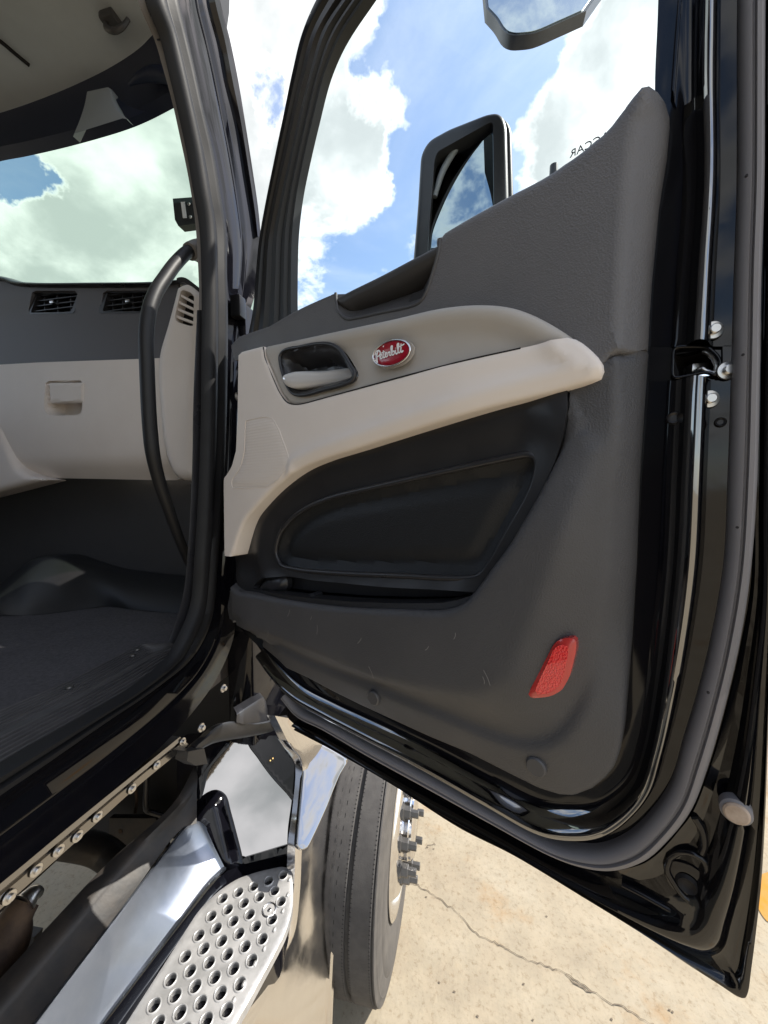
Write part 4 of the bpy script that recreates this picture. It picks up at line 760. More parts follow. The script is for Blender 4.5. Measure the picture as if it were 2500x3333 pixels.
    def inh(P):
        d = dist_to(P, ins_top); fade = smooth((P[:,0]-ins[:,0].min())/.25)
        return .0755-roll(d, .010, .009)-.010*smooth((d-.012)/.024)*(.25+.75*fade)+.006*smooth((d-.05)/.06)*fade-.003*np.exp(-(dist_to(P, np.array(seam))/.003)**2)-.0035-.016*smooth(1-np.linalg.norm(P-np.array(tip[-1]), axis=1)/.20)
    insert = sheet('armrest_insert', D, ins, inh, 'taupe', door, holes=[bowl_out], res=.010, thick=.03, rings=(.0012,.0028,.005,.009,.014,.020,.028))
    sm = np.array(seam[:-1]); tube('trim_seam', D(sm, ah(sm+np.array([.002,-.004]))-.0015), .0013, 'dark_void', door, seg=6, per=3)
    # ---------------- inner door release
    bc = bowl_out.mean(0)
    sheet('release_bowl', D, bc+(bowl_out-bc)*1.01, lambda P: .0735-.040*smooth((dist_to(P, bowl_out, True)-.002)/.028), 'satin_black', door, res=.006, thick=.002)
    tube('release_bezel', D(np.vstack([bowl_out, bowl_out[:1]]), .0735), .0032, 'satin_black', door, seg=10, per=2, caps=False)
    lev = spline([(0.3369,2.2542),(0.3542,2.2606),(0.4146,2.2572),(0.4724,2.2563),(0.4807,2.2512),(0.4869,2.2387),(0.4806,2.2319),(0.4221,2.2306),(0.358,2.2315),(0.3411,2.2399)], closed=True, step=.005)
    sheet('release_lever', D, lev, lambda P: .066-.38*(P[:,0]-lev[:,0].mean())-roll(dist_to(P, lev, True), .014, .010), 'satin_chrome', door, res=.004, thick=.02, rings=(.0008,.002,.004,.007,.010))
    # ---------------- oval badge
    cb = [(0.5793,2.2449)][0]; e1 = np.array([(0.6116,2.2453)][0])-np.array(cb); e2 = np.array([(0.5838,2.2275)][0])-np.array(cb)
    t = np.linspace(0, 2*math.pi, 44, endpoint=False)
    ell = lambda k: np.array(cb)+np.outer(np.cos(t), e1)*k+np.outer(np.sin(t), e2)*k
    badge = sheet('badge', D, ell(1.0), lambda P: .0785-roll(dist_to(P, ell(1.0), True), .006, .002), 'badge_red', door, res=.006, thick=.006)
    tube('badge_rim', D(np.vstack([ell(1.03), ell(1.03)[:1]]), .0775), .0013, 'chrome', door, seg=8, per=2, caps=False)
    sheet('badge_seat', D, ell(1.16), .0743, 'taupe', door, res=.01, thick=.003)
    def q(u, v): return np.array(cb)+e1*u-e2*v
    def stroke(pts, w=1.0): return ([q(*p) for p in pts], w)
    bl_ = -.16                                                        # baseline slant comes with the axes
    L = [stroke([(-.92,-.05),(-.97,-.22),(-.86,-.30),(-.74,.10),(-.62,.42)],1.3), stroke([(-.74,.30),(-.78,-.10),(-.80,-.55)],1.5),
         stroke([(-.86,.18),(-.70,.46),(-.55,.42),(-.52,.20),(-.62,.02),(-.74,-.02)],1.1),
         stroke([(-.60,-.20),(-.50,-.05),(-.46,.06),(-.53,.08),(-.58,-.10),(-.54,-.26),(-.44,-.22)],1.0),
         stroke([(-.44,-.22),(-.36,.10),(-.32,.34)],1.0), stroke([(-.35,.12),(-.40,-.16),(-.36,-.26),(-.28,-.20)],1.2), stroke([(-.46,.18),(-.24,.20)],.8),
         stroke([(-.28,-.20),(-.20,-.02),(-.17,.08),(-.24,.08),(-.28,-.10),(-.23,-.26),(-.14,-.20)],1.0),
         stroke([(-.14,-.20),(-.08,.08),(-.05,.02),(.0,.08),(.01,-.02),(-.03,-.20),(.06,-.24)],1.0),
         stroke([(.06,-.20),(.16,.20),(.20,.46),(.14,.46),(.10,.10),(.10,-.22)],1.1), stroke([(.10,-.10),(.18,.04),(.24,-.02),(.22,-.18),(.14,-.26),(.10,-.22)],1.0),
         stroke([(.24,-.16),(.32,.06),(.30,-.14),(.34,-.26),(.42,-.18)],1.1), stroke([(.35,.20),(.36,.24)],1.2),
         stroke([(.42,-.18),(.52,.24),(.55,.50),(.49,.50),(.45,.10),(.46,-.20),(.54,-.22)],1.2),
         stroke([(.54,-.22),(.62,.14),(.68,.44)],1.0), stroke([(.64,.16),(.59,-.14),(.63,-.24),(.72,-.14)],1.2), stroke([(.54,.24),(.68,.27),(.84,.34)],1.0), stroke([(-.30,.66),(-.24,.68)],1.0)]
    strokes('badge_lettering', D, L, .0019, .0802, 'white_print', door)
    # ---------------- ribbed pad
    pad = rounded([(0.1924,2.1931),(0.2667,2.1925),(0.288,2.187),(0.3071,2.165),(0.3307,2.1227),(0.3386,2.1028),(0.3298,2.0882),(0.3022,2.0661),(0.2671,2.0537),(0.1325,2.0507),(0.1308,2.0691),(0.1675,2.0937),(0.1861,2.1288)], .008)
    pr = sheet('ribbed_pad', D, pad, lambda P: .0778-roll(dist_to(P, pad, True), .003, .002), 'beige_ribbed', door, res=.010, thick=.004)
    tube('pad_edge', D(np.vstack([pad, pad[:1]]), .0765), .0008, 'beige', door, seg=6, per=2, caps=False)
    # ---------------- lower trim with its pocket
    lip = spline([(0.0833,1.8228),(0.1143,1.8117),(0.1735,1.8158),(0.3579,1.8307),(0.4801,1.8465),(0.5814,1.8642),(0.6601,1.8796),(0.6897,1.8951),(0.705,1.9135),(0.7277,1.9475),(0.7515,1.9835),(0.7909,2.0639),(0.8044,2.1013),(0.8094,2.1277),(0.812,2.1586)], step=.008)
    zone = np.vstack([lip, np.array([(0.8108,2.1987),(0.0281,2.191),(0.0059,1.8102)])])
    lo_out = np.array([(0.0551,1.9066),(0.088,1.9173),(0.1454,1.9937),(0.1992,2.0365),(0.2645,2.0755),(0.3362,2.104),(0.4915,2.1328),(0.5673,2.1432),(0.7115,2.1667),(0.8076,2.1769),(0.8386,2.1811),(0.8425,2.1869),(0.8523,2.1936)]+[(0.8795,2.1992),(0.8781,2.1348),(0.8768,2.0631),(0.8773,1.9648),(0.8762,1.8735),(0.8741,1.8016),(0.8733,1.7712),(0.8711,1.7481),(0.8658,1.7249),(0.8571,1.7072),(0.8448,1.6881),(0.8254,1.6685),(0.8089,1.6608),(0.7842,1.656),(0.7464,1.6566),(0.6859,1.6583),(0.6153,1.6538),(0.5378,1.6519),(0.4691,1.6503),(0.3897,1.6507),(0.3231,1.6533),(0.2483,1.652),(0.216,1.6628),(0.1524,1.6771)]+[(0.1603,1.6929),(0.107,1.6968),(0.0703,1.7145),(0.0565,1.754),(0.0574,1.8312)])
    mesh_o = spline([(0.2373,1.9104),(0.2424,1.9344),(0.255,1.9566),(0.2776,1.9764),(0.3023,1.9936),(0.3372,2.0105),(0.3736,2.0229),(0.4239,2.036),(0.4808,2.0463),(0.5925,2.0656),(0.6797,2.0799),(0.7508,2.091),(0.7649,2.0921),(0.7735,2.0871),(0.7759,2.0772),(0.7689,2.0473),(0.7438,1.9982),(0.7165,1.947),(0.7071,1.9342),(0.6937,1.9267),(0.5637,1.9101),(0.3846,1.8902),(0.2957,1.8847),(0.2541,1.8884)], closed=True, step=.008)
    slot = rounded([(0.1561,1.8208),(0.1666,1.8348),(0.1962,1.8521),(0.2764,1.8662),(0.3645,1.8709),(0.5367,1.8876),(0.7035,1.9096),(0.6946,1.9029),(0.676,1.8942),(0.65,1.8852),(0.5682,1.8694),(0.463,1.8524),(0.3363,1.8371)], .006)
    valley = spline([(0.8546,2.1831),(0.8571,2.1102),(0.8526,2.0333),(0.8505,1.9448),(0.8425,1.885),(0.832,1.8222),(0.8117,1.7695),(0.7937,1.7436),(0.7667,1.7277),(0.7263,1.7203),(0.63,1.7175),(0.5068,1.7142),(0.3443,1.7068),(0.2423,1.7107)], step=.01)
    edge = lo_out[13:]
    soft = np.array([(0.834,2.0916),(0.8193,2.0295),(0.8018,1.9651),(0.7785,1.8881),(0.7551,1.8148),(0.7148,1.7784),(0.6388,1.7584),(0.5199,1.7409),(0.4314,1.744),(0.3059,1.7425),(0.1473,1.7406)])
    belly = np.vstack([soft, np.array([(0.0836,1.7559),(0.087,1.8238)]), lip])
    ctr = np.array([(0.7698,1.839)][0])
    fld = np.vstack([valley, np.array([(0.1846,1.7165),(0.0553,1.7305),(0.0649,1.9232),(0.8543,2.1927)])])
    ztop, zbot = [(0.7971,2.1368)][0][1], [(0.7437,1.985)][0][1]
    zhi, zlo = [(0.8548,2.1767)][0][1], [(0.8484,1.8921)][0][1]
    def lh(P):
        inz = inside(P, zone); d = dist_to(P, lip); e = dist_to(P, edge); v = dist_to(P, valley); fin = inside(P, fld) | inz
        amp = .003+.015*smooth((ztop-P[:,1])/(ztop-zbot))
        md = dist_to(P, mesh_o, True)
        h_in = .046-.010*smooth((d-.004)/.05)+.010*np.exp(-((md-.055)/.03)**2)
        top_ = .046+amp; vb = .036+.009*smooth((P[:,1]-zlo)/(zhi-zlo)); inb = inside(P, belly); ds = dist_to(P, soft)
        q = v/np.maximum(v+ds, 1e-6); X_ = np.where(inb, top_, vb+(top_-vb)*(.35*smooth(q)+.65*q))
        h = X_-roll(d, .012, .010)*smooth((ztop-P[:,1])/.05)
        t_ = v/np.maximum(v+e, 1e-6); lw = smooth((zlo+.02-P[:,1])/.15)
        h = np.where(fin, h, vb+.009*lw*smooth(v/.018)-(.030-.010*lw)*t_)
        return h-roll(np.minimum(e, dist_to(P, seam_r-np.array([0,.001]))), .006, .005)
    def zh(P):
        d = dist_to(P, lip); md = dist_to(P, mesh_o, True)
        return .046-.010*smooth((d-.004)/.05)+.010*np.exp(-((md-.055)/.03)**2)
    sheet('pocket_surround', D, np.vstack([lo_out[:10], lip[::-1][2:-1]]), zh, 'pocket_black', door, holes=[mesh_o, slot], res=.010, thick=.03, sharp=60.)
    low = sheet('lower_trim', D, np.vstack([lip, lo_out[9:-1]]), lh, 'grained_black', door, res=.0095, thick=.03, sharp=60., rings=(.001,.003,.006,.009,.012,.018), feat=[(valley, (.003,.008,.014,.021,.03))])
    sheet('pocket_panel', D, mesh_o, lambda P: .030-.010*smooth(dist_to(P, mesh_o, True)/.02)+.006*smooth((dist_to(P, mesh_o, True)-.02)/.02), 'pocket_mesh', door, res=.010, thick=.002)
    tube('pocket_rim', D(np.vstack([mesh_o, mesh_o[:1]]), .038), .0045, 'satin_black', door, seg=10, per=2, caps=False)
    sheet('pocket_liner', D, slot.mean(0)+(slot-slot.mean(0))*1.03, .006, 'satin_black', door, res=.02, thick=.001)
    cup = spline([(0.1597,1.813),(0.1729,1.8345),(0.2023,1.853),(0.2456,1.8623),(0.2617,1.8588),(0.2643,1.8394),(0.2444,1.8233),(0.2009,1.8154)], closed=True, step=.006)
    sheet('cup_holder', D, cup, lambda P: .030+.012*smooth(dist_to(P, cup, True)/.012), 'satin_black', door, res=.006, thick=.012)
    sheet('pocket_divider', D, rounded([(0.3315,1.8303),(0.3552,1.8458),(0.366,1.8428),(0.364,1.8321)], .003), .040, 'satin_black', door, res=.006, thick=.02)
    ledge = [[(0.2402,1.8775),(0.3867,1.8843),(0.5651,1.9046),(0.6947,1.922),(0.7124,1.9341)],[(0.2398,1.8613),(0.3865,1.8735),(0.5652,1.8936),(0.6981,1.9096),(0.7083,1.9177)]]
    ribbon('pocket_ledge', D, ledge, .0, [(0,.0),(.3,.008),(.7,.008),(1,.004)], 'satin_black', door)
    rs_ = np.random.RandomState(11); sc_ = []
    for p in [(0.381,1.807),(0.3979,1.7887),(0.2412,1.7426),(0.504,1.7956),(0.5296,1.7497),(0.7226,1.8004),(0.7271,1.8052),(0.3141,1.8027),(0.6361,1.8194),(0.6801,1.8487)]:
        a = rs_.uniform(.9, 2.2); l = rs_.uniform(.004, .011); p = np.array(p); dv_ = np.array([math.cos(a), math.sin(a)])*l
        sc_.append(([p-dv_, p+np.array([.001, 0]), p+dv_], 1.0))
    strokes('scuff_marks', D, sc_, .0009, .0652, 'scuff', door)['kind'] = 'stuff'
    # ---------------- reflector and plugs
    rf = rounded([(0.8101,1.8743),(0.8237,1.8797),(0.8277,1.876),(0.8274,1.864),(0.8222,1.8336),(0.8142,1.8135),(0.8009,1.8008),(0.7796,1.7912),(0.7747,1.7957),(0.7792,1.8091),(0.7952,1.8451),(0.8036,1.8663)], .006)
    fc = rf.mean(0)
    sheet('reflector', D, rf, lambda P: .0560-roll(dist_to(P, rf, True), .004, .003), 'reflector_rim', door, res=.006, thick=.02)
    inner = fc+(rf-fc)*np.array([.66, .80]); sheet('reflector_lens', D, inner, .0572, 'reflector_red', door, res=.006, thick=.003)
    for (p, r, hh) in (([(0.1002,0.4836,1.696)][0], .0125, .0055), ([(-0.1402,0.6017,1.6905)][0], .0125, .006)):
        lathe('plug', np.array(p), DN, [(0,hh+.002),(r*.85,hh+.002),(r,hh),(r*1.04,hh-.004)], 'fine_black', door, 30)
    return door
door = build_door()

# ================================================================== mirrors, aerial
def build_mirrors():
    R_ = FRONT(1.10)
    ho = rounded([(-0.147,2.6345),(-0.1395,2.7272),(-0.1297,2.8574),(-0.1226,2.9806),(-0.1107,3.0046),(-0.0945,3.0196),(-0.0439,3.0369),(0.0549,3.0561),(0.0821,3.0548),(0.0982,3.0424),(0.1081,3.0157),(0.1167,2.8302),(0.1261,2.6052)], .012)
    body = [(-0.1556,2.651),(-0.146,2.746),(-0.1341,2.8796),(-0.1251,3.0117),(-0.1119,3.0354),(-0.0945,3.0505),(-0.0452,3.0671),(0.0564,3.0867),(0.0875,3.0847),(0.1122,3.0673),(0.1249,3.0395),(0.1345,2.8493),(0.1444,2.6187)]
    body = rounded(body, .012)
    bo = np.array(body)
    m = sheet('mirror', FRONT(1.13), bo, lambda P: -roll(dist_to(P, bo, True), .012, .012), 'mirror_shell', truck, res=.012, thick=.10, rings=(.001,.003,.006,.010))
    m['label'] = 'square wing mirror seen through the door window'
    gi = rounded([(-0.1012,2.655),(-0.1,2.7374),(-0.0837,2.9553),(-0.0762,2.9775),(0.065,3.0284),(0.0715,3.0225),(0.0777,2.8129),(0.0818,2.6345)], .008)
    sheet('mirror_rim', R_, ho, lambda P: .012-roll(dist_to(P, ho, True), .016, .014), 'mirror_shell', m, holes=[gi], res=.010, thick=.05, rings=(.001,.003,.007,.012))
    # dark inner shell, and the silvered glass with its curved inboard edge
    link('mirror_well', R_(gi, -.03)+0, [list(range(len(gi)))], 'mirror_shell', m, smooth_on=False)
    g2 = np.array(spline([(0.0716,3.0163),(0.0446,2.9993),(0.0084,2.9637),(-0.0366,2.9029),(-0.0699,2.8427),(-0.0926,2.7881),(-0.1001,2.7391),(-0.1029,2.6552)], step=.01).tolist()+[(0.0801,2.6347),(0.0769,2.8131)])
    V = R_(g2, -.012); c = V.mean(0); V[:, 1] += -(V[:, 0]-c[0])*.06
    link('mirror_glass', V, [list(range(len(V)))], 'mirror_face', m, smooth_on=False)
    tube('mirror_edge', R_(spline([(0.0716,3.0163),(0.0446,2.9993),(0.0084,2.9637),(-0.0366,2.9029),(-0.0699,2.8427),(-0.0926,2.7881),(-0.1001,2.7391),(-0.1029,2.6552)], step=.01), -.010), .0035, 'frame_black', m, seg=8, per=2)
    tube('mirror_streak', [(-0.0063,1.12,3.0235),(-0.0296,1.12,2.9992),(-0.0633,1.12,2.9474),(-0.0845,1.12,2.8843)], [.006,.009,.009,.007], 'grey_plastic', m, seg=10)  # pale streak across the dark shell, built as a tube
    # look-down mirror above the door
    q = [(0.028,1.06,3.4192),(0.04,0.88,3.0867),(0.0581,0.86,3.0303),(0.0749,0.835,2.9626),(0.0888,0.83,2.9441),(0.1063,0.83,2.9384),(0.1304,0.83,2.9391),(0.1826,0.84,2.9706),(0.2327,0.85,3.0034),(0.3685,1.02,3.2754)]
    q = np.array(q); q = np.vstack([q[:1], spline(q[1:-1], 4), q[-1:]])
    qc = q.mean(0); nn = np.linalg.svd(q-qc)[2][2]; q = q-np.outer((q-qc)@nn, nn)
    d = slab('mirror', q, .02, 'mirror_shell', truck, face=(0,-1,-.3)); d['label'] = 'small look-down mirror above the door window'
    cc = q.mean(0); n = np.cross(q[len(q)//3]-q[0], q[2*len(q)//3]-q[0]); n /= np.linalg.norm(n); 
    if n[1] > 0: n = -n
    inn = cc+(q-cc)*.93; g = slab('mirror_glass', inn+n*.002, .002, 'mirror_face', d, face=(0,-1,-.3))
    ap = [(0.3017,1.45,3.1709)][0]
    tube('aerial', [(ap[0], ap[1], ap[2]), (ap[0], ap[1], ap[2]-.05), (ap[0], ap[1], ap[2]-.6)], [.013,.0145,.015], 'satin_black', truck, seg=14)
build_mirrors()

# ================================================================== steps and chassis
def build_steps():
    plate_o = rounded([(-0.7059,0.4487),(-0.705,0.6056),(-0.7006,0.8244),(-0.6926,0.8556),(-0.6754,0.8905),(-0.6449,0.9292),(-0.5902,0.9626),(-0.5303,0.9892),(-0.5067,0.9894),(-0.4884,0.9726),(-0.468,0.9405),(-0.4451,0.8866),(-0.4388,0.8352),(-0.4457,0.7854),(-0.4551,0.7316),(-0.4622,0.6861),(-0.4705,0.6543),(-0.487,0.4942)], .02)
    a = np.array([-.0345, -.0235]); b = np.array([-.0030, -.0452]); o = np.array([-.5473, .9392]); R = .0122; cs = []
    pol = np.array(plate_o); sc = np.array([(-0.5077,0.8713)][0])
    for i in range(-8, 12):
        for j in range(-4, 16):
            c = o+a*i+b*j
            if inside(c[None], pol)[0] and dist_to(c[None], pol, True)[0] > R+.0065 and np.linalg.norm(c-sc) > .024: cs.append(c)
    F = FLAT(.88)
    step = sheet('step_plate', F, plate_o, lambda P: -roll(dist_to(P, pol, True), .004, .003), 'worn_metal', truck, holes=[ellipse(c, R, R, n=18) for c in cs], res=.0075, thick=.022)
    step['label'] = 'perforated bright metal step plate'
    first = None
    for c in cs:
        w = (c[0], c[1], .8815)
        if first is None: first = lathe('hole_collar', w, (0,0,1), [(R+.0042,-.0022),(R+.0026,.0004),(R+.0012,.0010),(R+.0001,.0002),(R-.0007,-.004)], 'worn_metal', step, 22)
        else: copy_to(first, np.array(w)+ORIGIN[first.name]*0+np.array([0,0,ORIGIN[first.name][2]-.8815]))
    lathe('bolt_cup', (sc[0], sc[1], .8803), (0,0,1), [(0,-.003),(.012,-.003),(.016,.0008),(.018,.0012),(.020,0)], 'steel', step, 30)
    hexbolt('bolt', (sc[0]+.002, sc[1]-.001, .877), (0,0,1), .0085, .006, 'steel', step)
    # bent tabs along the outer lip
    for p in [(-0.4832,0.9557),(-0.4687,0.916),(-0.4638,0.8759),(-0.465,0.8311),(-0.4704,0.7885),(-0.477,0.7561),(-0.4827,0.7174),(-0.4889,0.6877)]:
        box('lip_tab', (p[0]-.009, p[1]-.006, .872), (p[0]-.001, p[1]+.006, .8835), 'worn_metal', step, .002, segs=1)
    # black step frame under and inboard of the plate
    fr_o = [(-0.8133,0.3855),(-0.7559,0.6018),(-0.7343,0.7728),(-0.7111,0.9165),(-0.6977,0.9495),(-0.656,0.992),(-0.5454,1.0457),(-0.5123,1.0219),(-0.4764,0.9373),(-0.4621,0.8614),(-0.4741,0.7031),(-0.492,0.4992)]
    fr = sheet('step_frame', FLAT(.868), rounded(fr_o, .01), 0, 'black_paint', truck, res=.05, thick=.25)
    # polished riser
    rs = [[(-0.7844,0.3399,1.02),(-0.794,0.4971,1.02),(-0.8044,0.7003,1.02),(-0.8129,0.8808,1.02),(-0.8121,0.9195,1.02),(-0.7941,0.9478,1.015),(-0.7646,0.9484,1.0)],[(-0.7613,0.4346,0.885),(-0.7461,0.5991,0.885),(-0.7263,0.7646,0.885),(-0.7101,0.8909,0.885),(-0.7026,0.91,0.885),(-0.6956,0.9277,0.885),(-0.6894,0.9383,0.885)]]
    ribbon3('step_riser', rs[0], rs[1], [(0,-.02),(0,.002),(.03,.006),(.07,.001),(.5,-.002),(.92,.0),(.96,.006),(1,.002),(1,-.02)], (.6,-.1,.75), 'brushed', fr)
    # black shelf above the riser
    sh = [[(-0.8994,0.3222,1.06),(-0.9009,0.5142,1.06),(-0.9033,0.6204,1.06),(-0.9027,0.7575,1.06),(-0.8564,0.9208,1.08),(-0.8888,1.0704,1.1)],[(-0.7958,0.3323,1.01),(-0.794,0.4971,1.02),(-0.7967,0.5821,1.02),(-0.8062,0.7282,1.02),(-0.8156,0.9084,1.02),(-0.7844,0.9359,1.02)]]
    ribbon3('step_shelf', sh[0], sh[1], [(0,-.25),(0,0),(.3,.012),(.45,.006),(.5,.002),(1,0)], (.35,0,.94), 'chassis', fr)
    # polished end panel of the step well, leaning back
    nrm = np.array([.38, -.75, .54]); nrm /= np.linalg.norm(nrm); u = np.array([1., 0, 0]); u = u-nrm*(u@nrm); u /= np.linalg.norm(u)
    kp = np.array([(-0.8745,1.0858,1.1538),(-0.7671,1.1415,1.1555),(-0.6678,1.191,1.1545),(-0.6439,1.194,1.1417),(-0.5477,1.1783,1.0524),(-0.5406,1.1727,1.0395),(-0.5297,1.1126,0.9484),(-0.5222,1.0632,0.8745),(-0.5899,1.0272,0.8721),(-0.6626,0.9905,0.8723),(-0.7197,0.9909,0.9131),(-0.7786,0.9974,0.9635),(-0.8351,1.0111,1.0224),(-0.856,1.0434,1.0819)]); c = kp.mean(0)
    vv = np.cross(nrm, u); vv /= np.linalg.norm(vv); uu = np.cross(vv, nrm)
    KF = Frame(c, uu, vv, nrm); lp = np.stack([(kp-c)@uu, (kp-c)@vv], 1); lp = rounded(lp, .01); lpc = lp.mean(0)
    sheet('end_panel', KF, lp, .004, 'mirror_metal', fr, res=.05, thick=.01)
    sheet('end_panel_surround', KF, lpc+(lp-lpc)*np.array([1.42, 1.16]), -.008, 'black_paint', fr, res=.04, thick=.06)
    def on_panel(pts): w = np.array(pts); return np.stack([(w-c)@uu, (w-c)@vv], 1)
    # dark reflections in the bright panel, laid on as black sheets, and the domed black corner beside the riser
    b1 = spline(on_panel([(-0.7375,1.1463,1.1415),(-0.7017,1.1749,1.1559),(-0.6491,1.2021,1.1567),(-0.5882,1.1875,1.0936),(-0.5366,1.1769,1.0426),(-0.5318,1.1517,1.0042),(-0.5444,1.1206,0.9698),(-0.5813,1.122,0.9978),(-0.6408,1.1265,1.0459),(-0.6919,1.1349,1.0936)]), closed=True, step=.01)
    sheet('panel_dark_strip', KF, b1, lambda P: .0065-roll(dist_to(P, b1, True), .004, .002), 'black_paint', fr, res=.012, thick=.004, rings=(.001,.003))
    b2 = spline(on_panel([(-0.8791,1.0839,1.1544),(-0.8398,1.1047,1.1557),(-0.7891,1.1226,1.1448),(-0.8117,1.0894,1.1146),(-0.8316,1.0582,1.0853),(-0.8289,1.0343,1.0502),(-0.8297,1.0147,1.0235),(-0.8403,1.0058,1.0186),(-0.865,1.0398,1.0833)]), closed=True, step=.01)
    sheet('panel_dark_strip', KF, b2, lambda P: .0065-roll(dist_to(P, b2, True), .004, .002), 'black_paint', fr, res=.012, thick=.004, rings=(.001,.003))
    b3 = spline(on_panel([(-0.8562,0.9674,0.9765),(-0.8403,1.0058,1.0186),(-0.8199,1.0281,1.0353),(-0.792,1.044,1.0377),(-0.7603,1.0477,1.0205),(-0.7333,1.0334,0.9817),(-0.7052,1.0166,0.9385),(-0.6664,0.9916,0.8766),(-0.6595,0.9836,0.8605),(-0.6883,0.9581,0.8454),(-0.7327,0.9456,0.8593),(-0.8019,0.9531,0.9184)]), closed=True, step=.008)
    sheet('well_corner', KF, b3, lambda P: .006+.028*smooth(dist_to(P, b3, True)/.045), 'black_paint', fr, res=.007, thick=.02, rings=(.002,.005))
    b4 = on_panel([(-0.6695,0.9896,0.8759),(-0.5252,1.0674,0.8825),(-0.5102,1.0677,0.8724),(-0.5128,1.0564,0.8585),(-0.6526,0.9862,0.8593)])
    sheet('panel_dark_strip', KF, rounded(b4, .004), .009, 'black_paint', fr, res=.02, thick=.006)
    pl = on_panel([(-0.6487,1.1512,1.0858)])[0]
    ch = (np.array([[-.011,-.008],[.011,-.008],[.011,.008],[-.011,.008]]))
    sheet('mirrored_lamp', KF, rounded(pl+ch, .002), .011, 'dark_void', fr, res=.01, thick=.006)  # reflection of an amber lamp, modelled as a small body on the panel
    for k in (-.0035, .0035): lathe('mirrored_lamp_bead', KF((pl+np.array([k, k]))[None], .011)[0], nrm, [(0,.003),(.0022,.002),(.003,0)], 'amber', fr, 12)
    # mirror-bright cheek between the end panel and the skirt
    fpn = np.array([.60, -.50, .62]); fpn /= np.linalg.norm(fpn)
    fp = np.array([(-0.5838,1.0806,1.23),(-0.5421,1.1197,1.2212),(-0.492,1.1424,1.1909),(-0.4271,1.1646,1.146),(-0.371,1.18,1.1042),(-0.3886,1.1352,1.0851),(-0.3979,1.0961,1.0626),(-0.4061,1.0547,1.0372),(-0.4197,1.0028,1.0084),(-0.4319,0.9608,0.9863),(-0.4454,0.9478,0.989),(-0.4617,0.9457,1.003),(-0.4759,0.9997,1.0603),(-0.4928,1.0666,1.1307),(-0.4993,1.0719,1.1412)])
    fc_ = fp.mean(0); fu = np.array([1., 0, 0]); fu = fu-fpn*(fu@fpn); fu /= np.linalg.norm(fu); fv = np.cross(fpn, fu); FF = Frame(fc_, fu, fv, fpn)
    fl_ = rounded(np.stack([(fp-fc_)@fu, (fp-fc_)@fv], 1), .006)
    sheet('fairing_cheek', FF, fl_, lambda P: .004+.10*(P[:,0]-fl_[:,0].min())*(P[:,0]-fl_[:,0].max())*-2-roll(dist_to(P, fl_, True), .004, .003), 'mirror_metal', fr, res=.012, thick=.02, rings=(.001,.0025,.005))
    # bright outer skirt running down to the wheel
    sk = [[(-0.5,0.9104,1.4169),(-0.495,0.9899,1.2715),(-0.49,1.0633,1.1473),(-0.487,1.0317,1.0293),(-0.483,0.9895,0.9565),(-0.478,0.9646,0.8505),(-0.478,0.9227,0.7591),(-0.478,0.794,0.7935),(-0.478,0.6701,0.8531),(-0.48,0.4871,0.8968)],[(-0.42,1.4698,1.0096),(-0.42,1.4082,0.958),(-0.42,1.3509,0.91),(-0.42,1.2549,0.8286),(-0.42,1.1865,0.7626),(-0.42,1.1322,0.6592),(-0.42,1.0865,0.534),(-0.42,1.0586,0.3604),(-0.42,1.0374,0.2039),(-0.42,0.9915,-0.2496)]]
    ribbon3('step_skirt', sk[0], sk[1], [(0,-.03),(0,.0),(.05,.008),(.12,.006),(.3,.010),(.6,.018),(.85,.026),(.93,.028),(.945,.034),(.99,.034),(1,.028),(1,-.02)], (.95,-.2,.15), 'polished', fr)
    # frame rail, cross tube, hanger plate and hoses under the cab
    ch_ = box('chassis_rail', (-1.62, -.8, .62), (-1.50, 3.0, .92), 'chassis', truck, .01)
    tube('cross_tube', [(-1.25,0.8718,0.9324),(-1.2,0.9759,0.7981),(-1.1,0.964,0.7676)], .045, 'chassis', ch_)
    slab('hanger_plate', np.array([(-1.4025,1.2,0.6928),(-1.1758,1.2,0.7356),(-1.1238,1.2,0.6012),(-1.4236,1.2,0.3719)]), .02, 'chassis', ch_)
    for p in [(-1.3483,1.19,0.6451),(-1.3593,1.19,0.5822),(-1.1976,1.19,0.6882)]: hexbolt('bolt', np.array(p), (0,-1,.2), .016, .014, 'rusty', ch_)
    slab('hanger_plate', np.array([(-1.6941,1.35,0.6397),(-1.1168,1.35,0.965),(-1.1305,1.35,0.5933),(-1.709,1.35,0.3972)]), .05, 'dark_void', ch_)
    tube('hose', [(-1.1248,1.1,1.0405),(-1.1321,1.1,0.9436),(-1.1386,1.1,0.864),(-1.1491,1.12,0.8258),(-1.113,1.15,0.7867)], .009, 'satin_black', ch_)
    tube('hose', [(-1.3425,1.25,0.7831),(-1.3374,1.25,0.7288),(-1.3485,1.25,0.6644)], .006, 'rusty', ch_)
    tube('air_fitting', [(-1.0,0.5399,0.9839),(-1.0,0.5801,1.0174),(-1.0,0.6056,1.0535),(-1.0,0.6281,1.0692)], [.06,.05,.035,.03], 'rusty', ch_)
    tube('air_fitting', [(-0.99,0.6187,1.0788),(-0.99,0.6348,1.0819),(-0.99,0.6505,1.0678)], [.026,.018,.010], 'steel', ch_)
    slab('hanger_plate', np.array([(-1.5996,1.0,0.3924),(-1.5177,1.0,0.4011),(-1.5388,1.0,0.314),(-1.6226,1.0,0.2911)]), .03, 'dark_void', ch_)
build_steps()

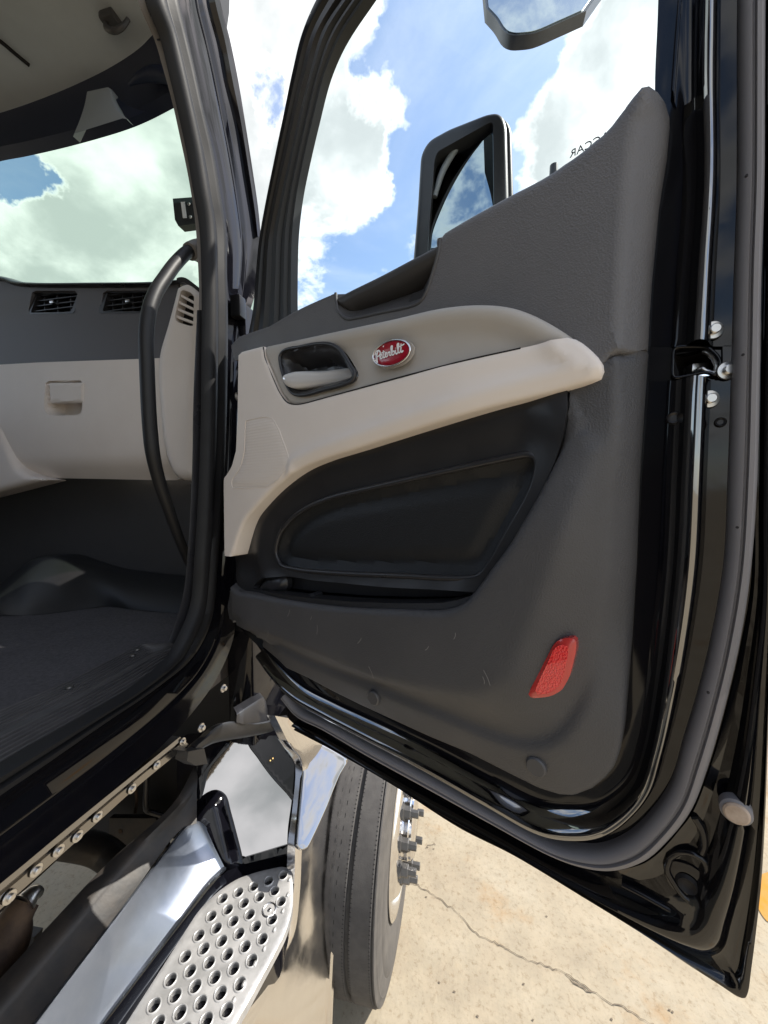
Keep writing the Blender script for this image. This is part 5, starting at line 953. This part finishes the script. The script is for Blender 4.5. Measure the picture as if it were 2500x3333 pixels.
# ================================================================== front wheel
def build_wheel():
    zc = .515; y0 = [(-0.2136,1.5775,0.515)][0][1]; c = np.array([-.365, y0, zc]); ax = (1, 0, 0)
    def rr(x): return x
    R = .515; hw = .135
    prof = [(.29,-.15),(.34,-.172),(.42,-.182),(.475,-.175),(.500,-.166),(R-.003,-.158)]
    for x, w in ((-.135, .008), (-.063, .0085), (.015, .010)):      # circumferential grooves
        prof += [(R,x-w),(R-.004,x-w*.85),(R-.016,x-w*.7),(R-.016,x+w*.7),(R-.004,x+w*.85),(R,x+w)]
    prof += [(R,.096),(R-.006,.098),(R-.010,.1005),(R-.010,.103),(R-.003,.1045),(R-.004,.109),(.502,.112),(.496,.1115),(.486,.116),(.482,.1155),(.472,.119),(.467,.1185),(.445,.1225),(.441,.1215),(.43,.1255),(.405,.127),(.40,.126),(.36,.124),(.32,.117),(.295,.106)]
    wheel = lathe('wheel', c, ax, prof, 'tread_rubber', truck, 160, sharp=30., mats=['tread_rubber','sidewall_rubber'], mi_of=[1 if (x > .108 or x < -.16) else 0 for r, x in prof[:-1]])
    wheel['label'] = 'grooved black front tyre behind the step'
    rim = lathe('rim', c, ax, [(.295,.105),(.303,.112),(.305,.120),(.299,.124),(.290,.118),(.283,.10),(.272,.085),(.255,.095),(.238,.118),(.225,.132),(.20,.136),(.12,.136),(.115,.150),(.113,.175),(.10,.185),(0,.188)], 'polished', wheel, 96, sharp=40.)
    first = None
    for i in range(10):
        a = 2*math.pi*(i+.35)/10; p = c+np.array([.136, .1675*math.cos(a), .1675*math.sin(a)])
        if first is None:
            # flanged nut with its stud
            first = lathe('lug_nut', p, ax, [(.030,0),(.030,.005),(.024,.009),(.024,.034),(.021,.038),(.0155,.038),(.0155,.068),(.014,.070),(0,.070)], 'nut_grey', wheel, 6, sharp=25.)
            off = ORIGIN[first.name]-p
        else: copy_to(first, p+off)
    V = []; F = []
    def slit(x, w, l, k, ph):
        for i in range(k):
            a = 2*math.pi*(i+ph)/k; ca, sa = math.cos(a), math.sin(a); b = len(V)
            for dx, da in ((-w, -l), (w, -l), (w, l), (-w, l)):
                aa = a+da/R; V.append((c[0]+x+dx, c[1]+(R+.0006)*math.cos(aa), c[2]+(R+.0006)*math.sin(aa)))
            F.append([b, b+1, b+2, b+3])
    slit(-.028, .0011, .0065, 90, 0.); slit(-.095, .0011, .0065, 90, .4)
    for x in (-.052, .003, .0265, .094): slit(x, .0028, .0012, 260, .3)
    sp = link('tread_sipes', np.array(V), F, 'dark_void', wheel, smooth_on=False); sp['kind'] = 'stuff'
    lathe('hub_cover', c, ax, [(.118,.138),(.118,.16),(.108,.172),(.09,.178),(0,.180)], 'polished', wheel, 48)
build_wheel()

# ================================================================== bonnet and wing ahead of the cab
def build_front():
    V = []; n = 22
    ys = [1.42, 1.9, 2.5, 3.0, 3.3]; zt = [2.44, 2.38, 2.27, 2.12, 1.75]; hw = [.86, .80, .72, .64, .58]
    for y, z, w in zip(ys, zt, hw):
        for i in range(n):
            t = -1+2*i/(n-1); a = abs(t)**3.2
            V.append((-1.62+t*w, y, z-(z-1.25)*a))
    F = [[k*n+i, k*n+i+1, (k+1)*n+i+1, (k+1)*n+i] for k in range(len(ys)-1) for i in range(n-1)]+[list(range((len(ys)-1)*n, len(ys)*n))]
    hood = link('hood', np.array(V), F, 'black_paint', truck, sharp=40.)
    yc = ORIGIN['wheel'][1]; A = []; B = []
    for a in np.linspace(math.radians(82), math.radians(172), 14):
        p = (yc-.60*math.cos(a), .515+.62*math.sin(a)); A.append((-.26, *p)); B.append((-.95, p[0], p[1]+.05))
    A, B = np.array(A), np.array(B); N = np.column_stack([np.zeros(len(A)), A[:, 1]-yc, A[:, 2]-.515]); N /= np.linalg.norm(N, axis=1)[:, None]
    ribbon3('wing', A, B, [(0,-.05),(0,0),(.05,.012),(.5,.02),(1,.0)], lambda a, b: np.repeat(N[len(N)//2][None], len(a), 0), 'black_paint', truck)
build_front()
